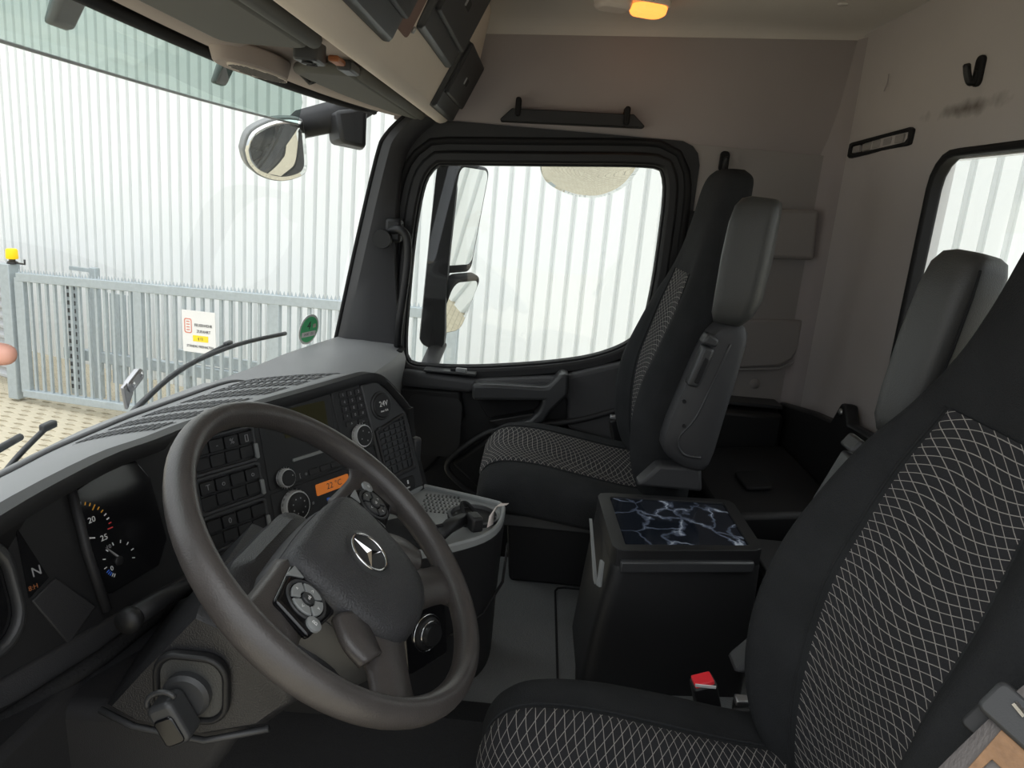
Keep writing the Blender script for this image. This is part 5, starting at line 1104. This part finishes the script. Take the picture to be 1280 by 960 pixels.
# grey corrugated sheet wall at the far left
cg = MB(); prf = []
for k in range(12):
    z = G+0.05+k*0.115
    for dz,d in ((0,0),(0.03,0.04),(0.06,0.04),(0.09,0)): prf.append((z+dz,d))
cg.loft([[gp3(s,-0.25-1.2*(-s-0.2)*0.2+d,z) for z,d in prf] for s in (-3.0,-0.22)],closed=False); cgo = cg.build('corrugated_wall','sheet_grey'); tag(cgo,'grey horizontally corrugated sheet wall left of the gate post','wall')
# sign on the gate
sg_ = thing('gate_sign','white fire brigade access sign with a yellow band on the gate','sign',gp3(2.27,0.04,-0.37))
mg = frame(gp3(2.27,0.045,-0.155),GD,(0,0,1)); 
exg = GD; mg = frame(gp3(2.27,0.045,-0.155),(GD.x,GD.y,0.03),(-0.0,0,1))
plate(mg,rrect(-0.190,0.190,-0.205,0.205,0.01,3),-0.004,0.002).build('board','sign_white',sg_)
ring(resample(rrect(-0.165,-0.078,-0.02,0.125,0.02,4),40),resample(rrect(-0.155,-0.088,-0.01,0.115,0.014,4),40),lambda p:mg@Vector((p[0],p[1],0.001)),lambda p:mg@Vector((p[0],p[1],0.004))).build('pictogram_frame','sign_red',sg_)
for k in range(4): plate(mg,rrect(-0.140,-0.103,0.008+0.027*k,0.018+0.027*k,0.002,2),0.001,0.004).build('pictogram_bar','sign_red',sg_)
plate(mg,rrect(-0.07,0.105,-0.095,-0.035,0.004,3),0.001,0.004).build('yellow_band','sign_yellow',sg_)
for s_,x,y,h in (('FEUERWEHR',0.055,0.065,0.040),('ZUFAHRT',0.055,0.005,0.040),('STÄNDIG FREIHALTEN',0.01,-0.145,0.034)): text('lettering',s_,h,mg@Matrix.Translation((x,y,0.004)),'dark_print',sg_,0.001,sx=0.9)
text('lettering','§ 12',0.034,mg@Matrix.Translation((0.018,-0.066,0.005)),'dark_print',sg_,0.001)
# ------------------------------------------------------------------ fingertips of the person at the open door, reaching in from the left
def hand():
    J = {}; V = []; E = []; R = []
    def vtx(p, r, prev=None):
        V.append(p); R.append(r); i = len(V)-1
        if prev is not None: E.append((prev,i))
        return i
    tip = Vector((-0.958,0.266,1.268))
    wr = vtx((-1.00,0.455,1.205),0.026); p1 = vtx((-0.995,0.405,1.222),0.030,wr); p2 = vtx((-0.985,0.365,1.238),0.030,p1)
    e1 = vtx((-1.09,0.50,1.11),0.034,wr); e2 = vtx((-1.20,0.55,1.00),0.040,e1)
    fl_ = [((-0.975,0.338,1.262),(-0.966,0.312,1.268),(-0.960,0.290,1.2685),tip),
           ((-0.985,0.330,1.245),(-0.972,0.303,1.232),(-0.968,0.292,1.212),(-0.975,0.300,1.196)),
           ((-0.995,0.332,1.228),(-0.985,0.308,1.212),(-0.982,0.302,1.192),(-0.990,0.312,1.180)),
           ((-1.004,0.340,1.212),(-0.998,0.322,1.196),(-0.996,0.318,1.180),(-1.002,0.326,1.170))]
    for f in fl_:
        a = p2
        for q,r in zip(f,(0.0090,0.0085,0.0078,0.0062)): a = vtx(tuple(q),r,a)
    a = p1
    for q,r in (((-1.005,0.385,1.262),0.013),((-1.0,0.36,1.285),0.0105),((-0.995,0.342,1.296),0.008)): a = vtx(q,r,a)
    V[:] = [(x,y+0.013,z-0.024) for x,y,z in V]; me = bpy.data.meshes.new('person'); me.from_pydata(V,E,[]); o = bpy.data.objects.new('person',me); COL.objects.link(o)
    sk_ = o.modifiers.new('skin','SKIN'); 
    for i,r in enumerate(R):
        me.skin_vertices[0].data[i].radius = (r,r)
    me.skin_vertices[0].data[1].use_root = True
    me.skin_vertices[0].data[0].use_root = False
    s2 = o.modifiers.new('sub','SUBSURF'); s2.levels = 2; s2.render_levels = 2; me.materials.append(M['skin'])
    sk_.use_smooth_shade = True
    return o
ho = hand(); tag(ho,'fingertip of a person holding a hand at the left edge','person')
slv = MB().tube([(-1.10,0.515,1.08),(-1.16,0.545,1.02),(-1.26,0.59,0.92)],[0.044,0.048,0.055],n=14).build('sleeve','sleeve',ho,smooth=True)
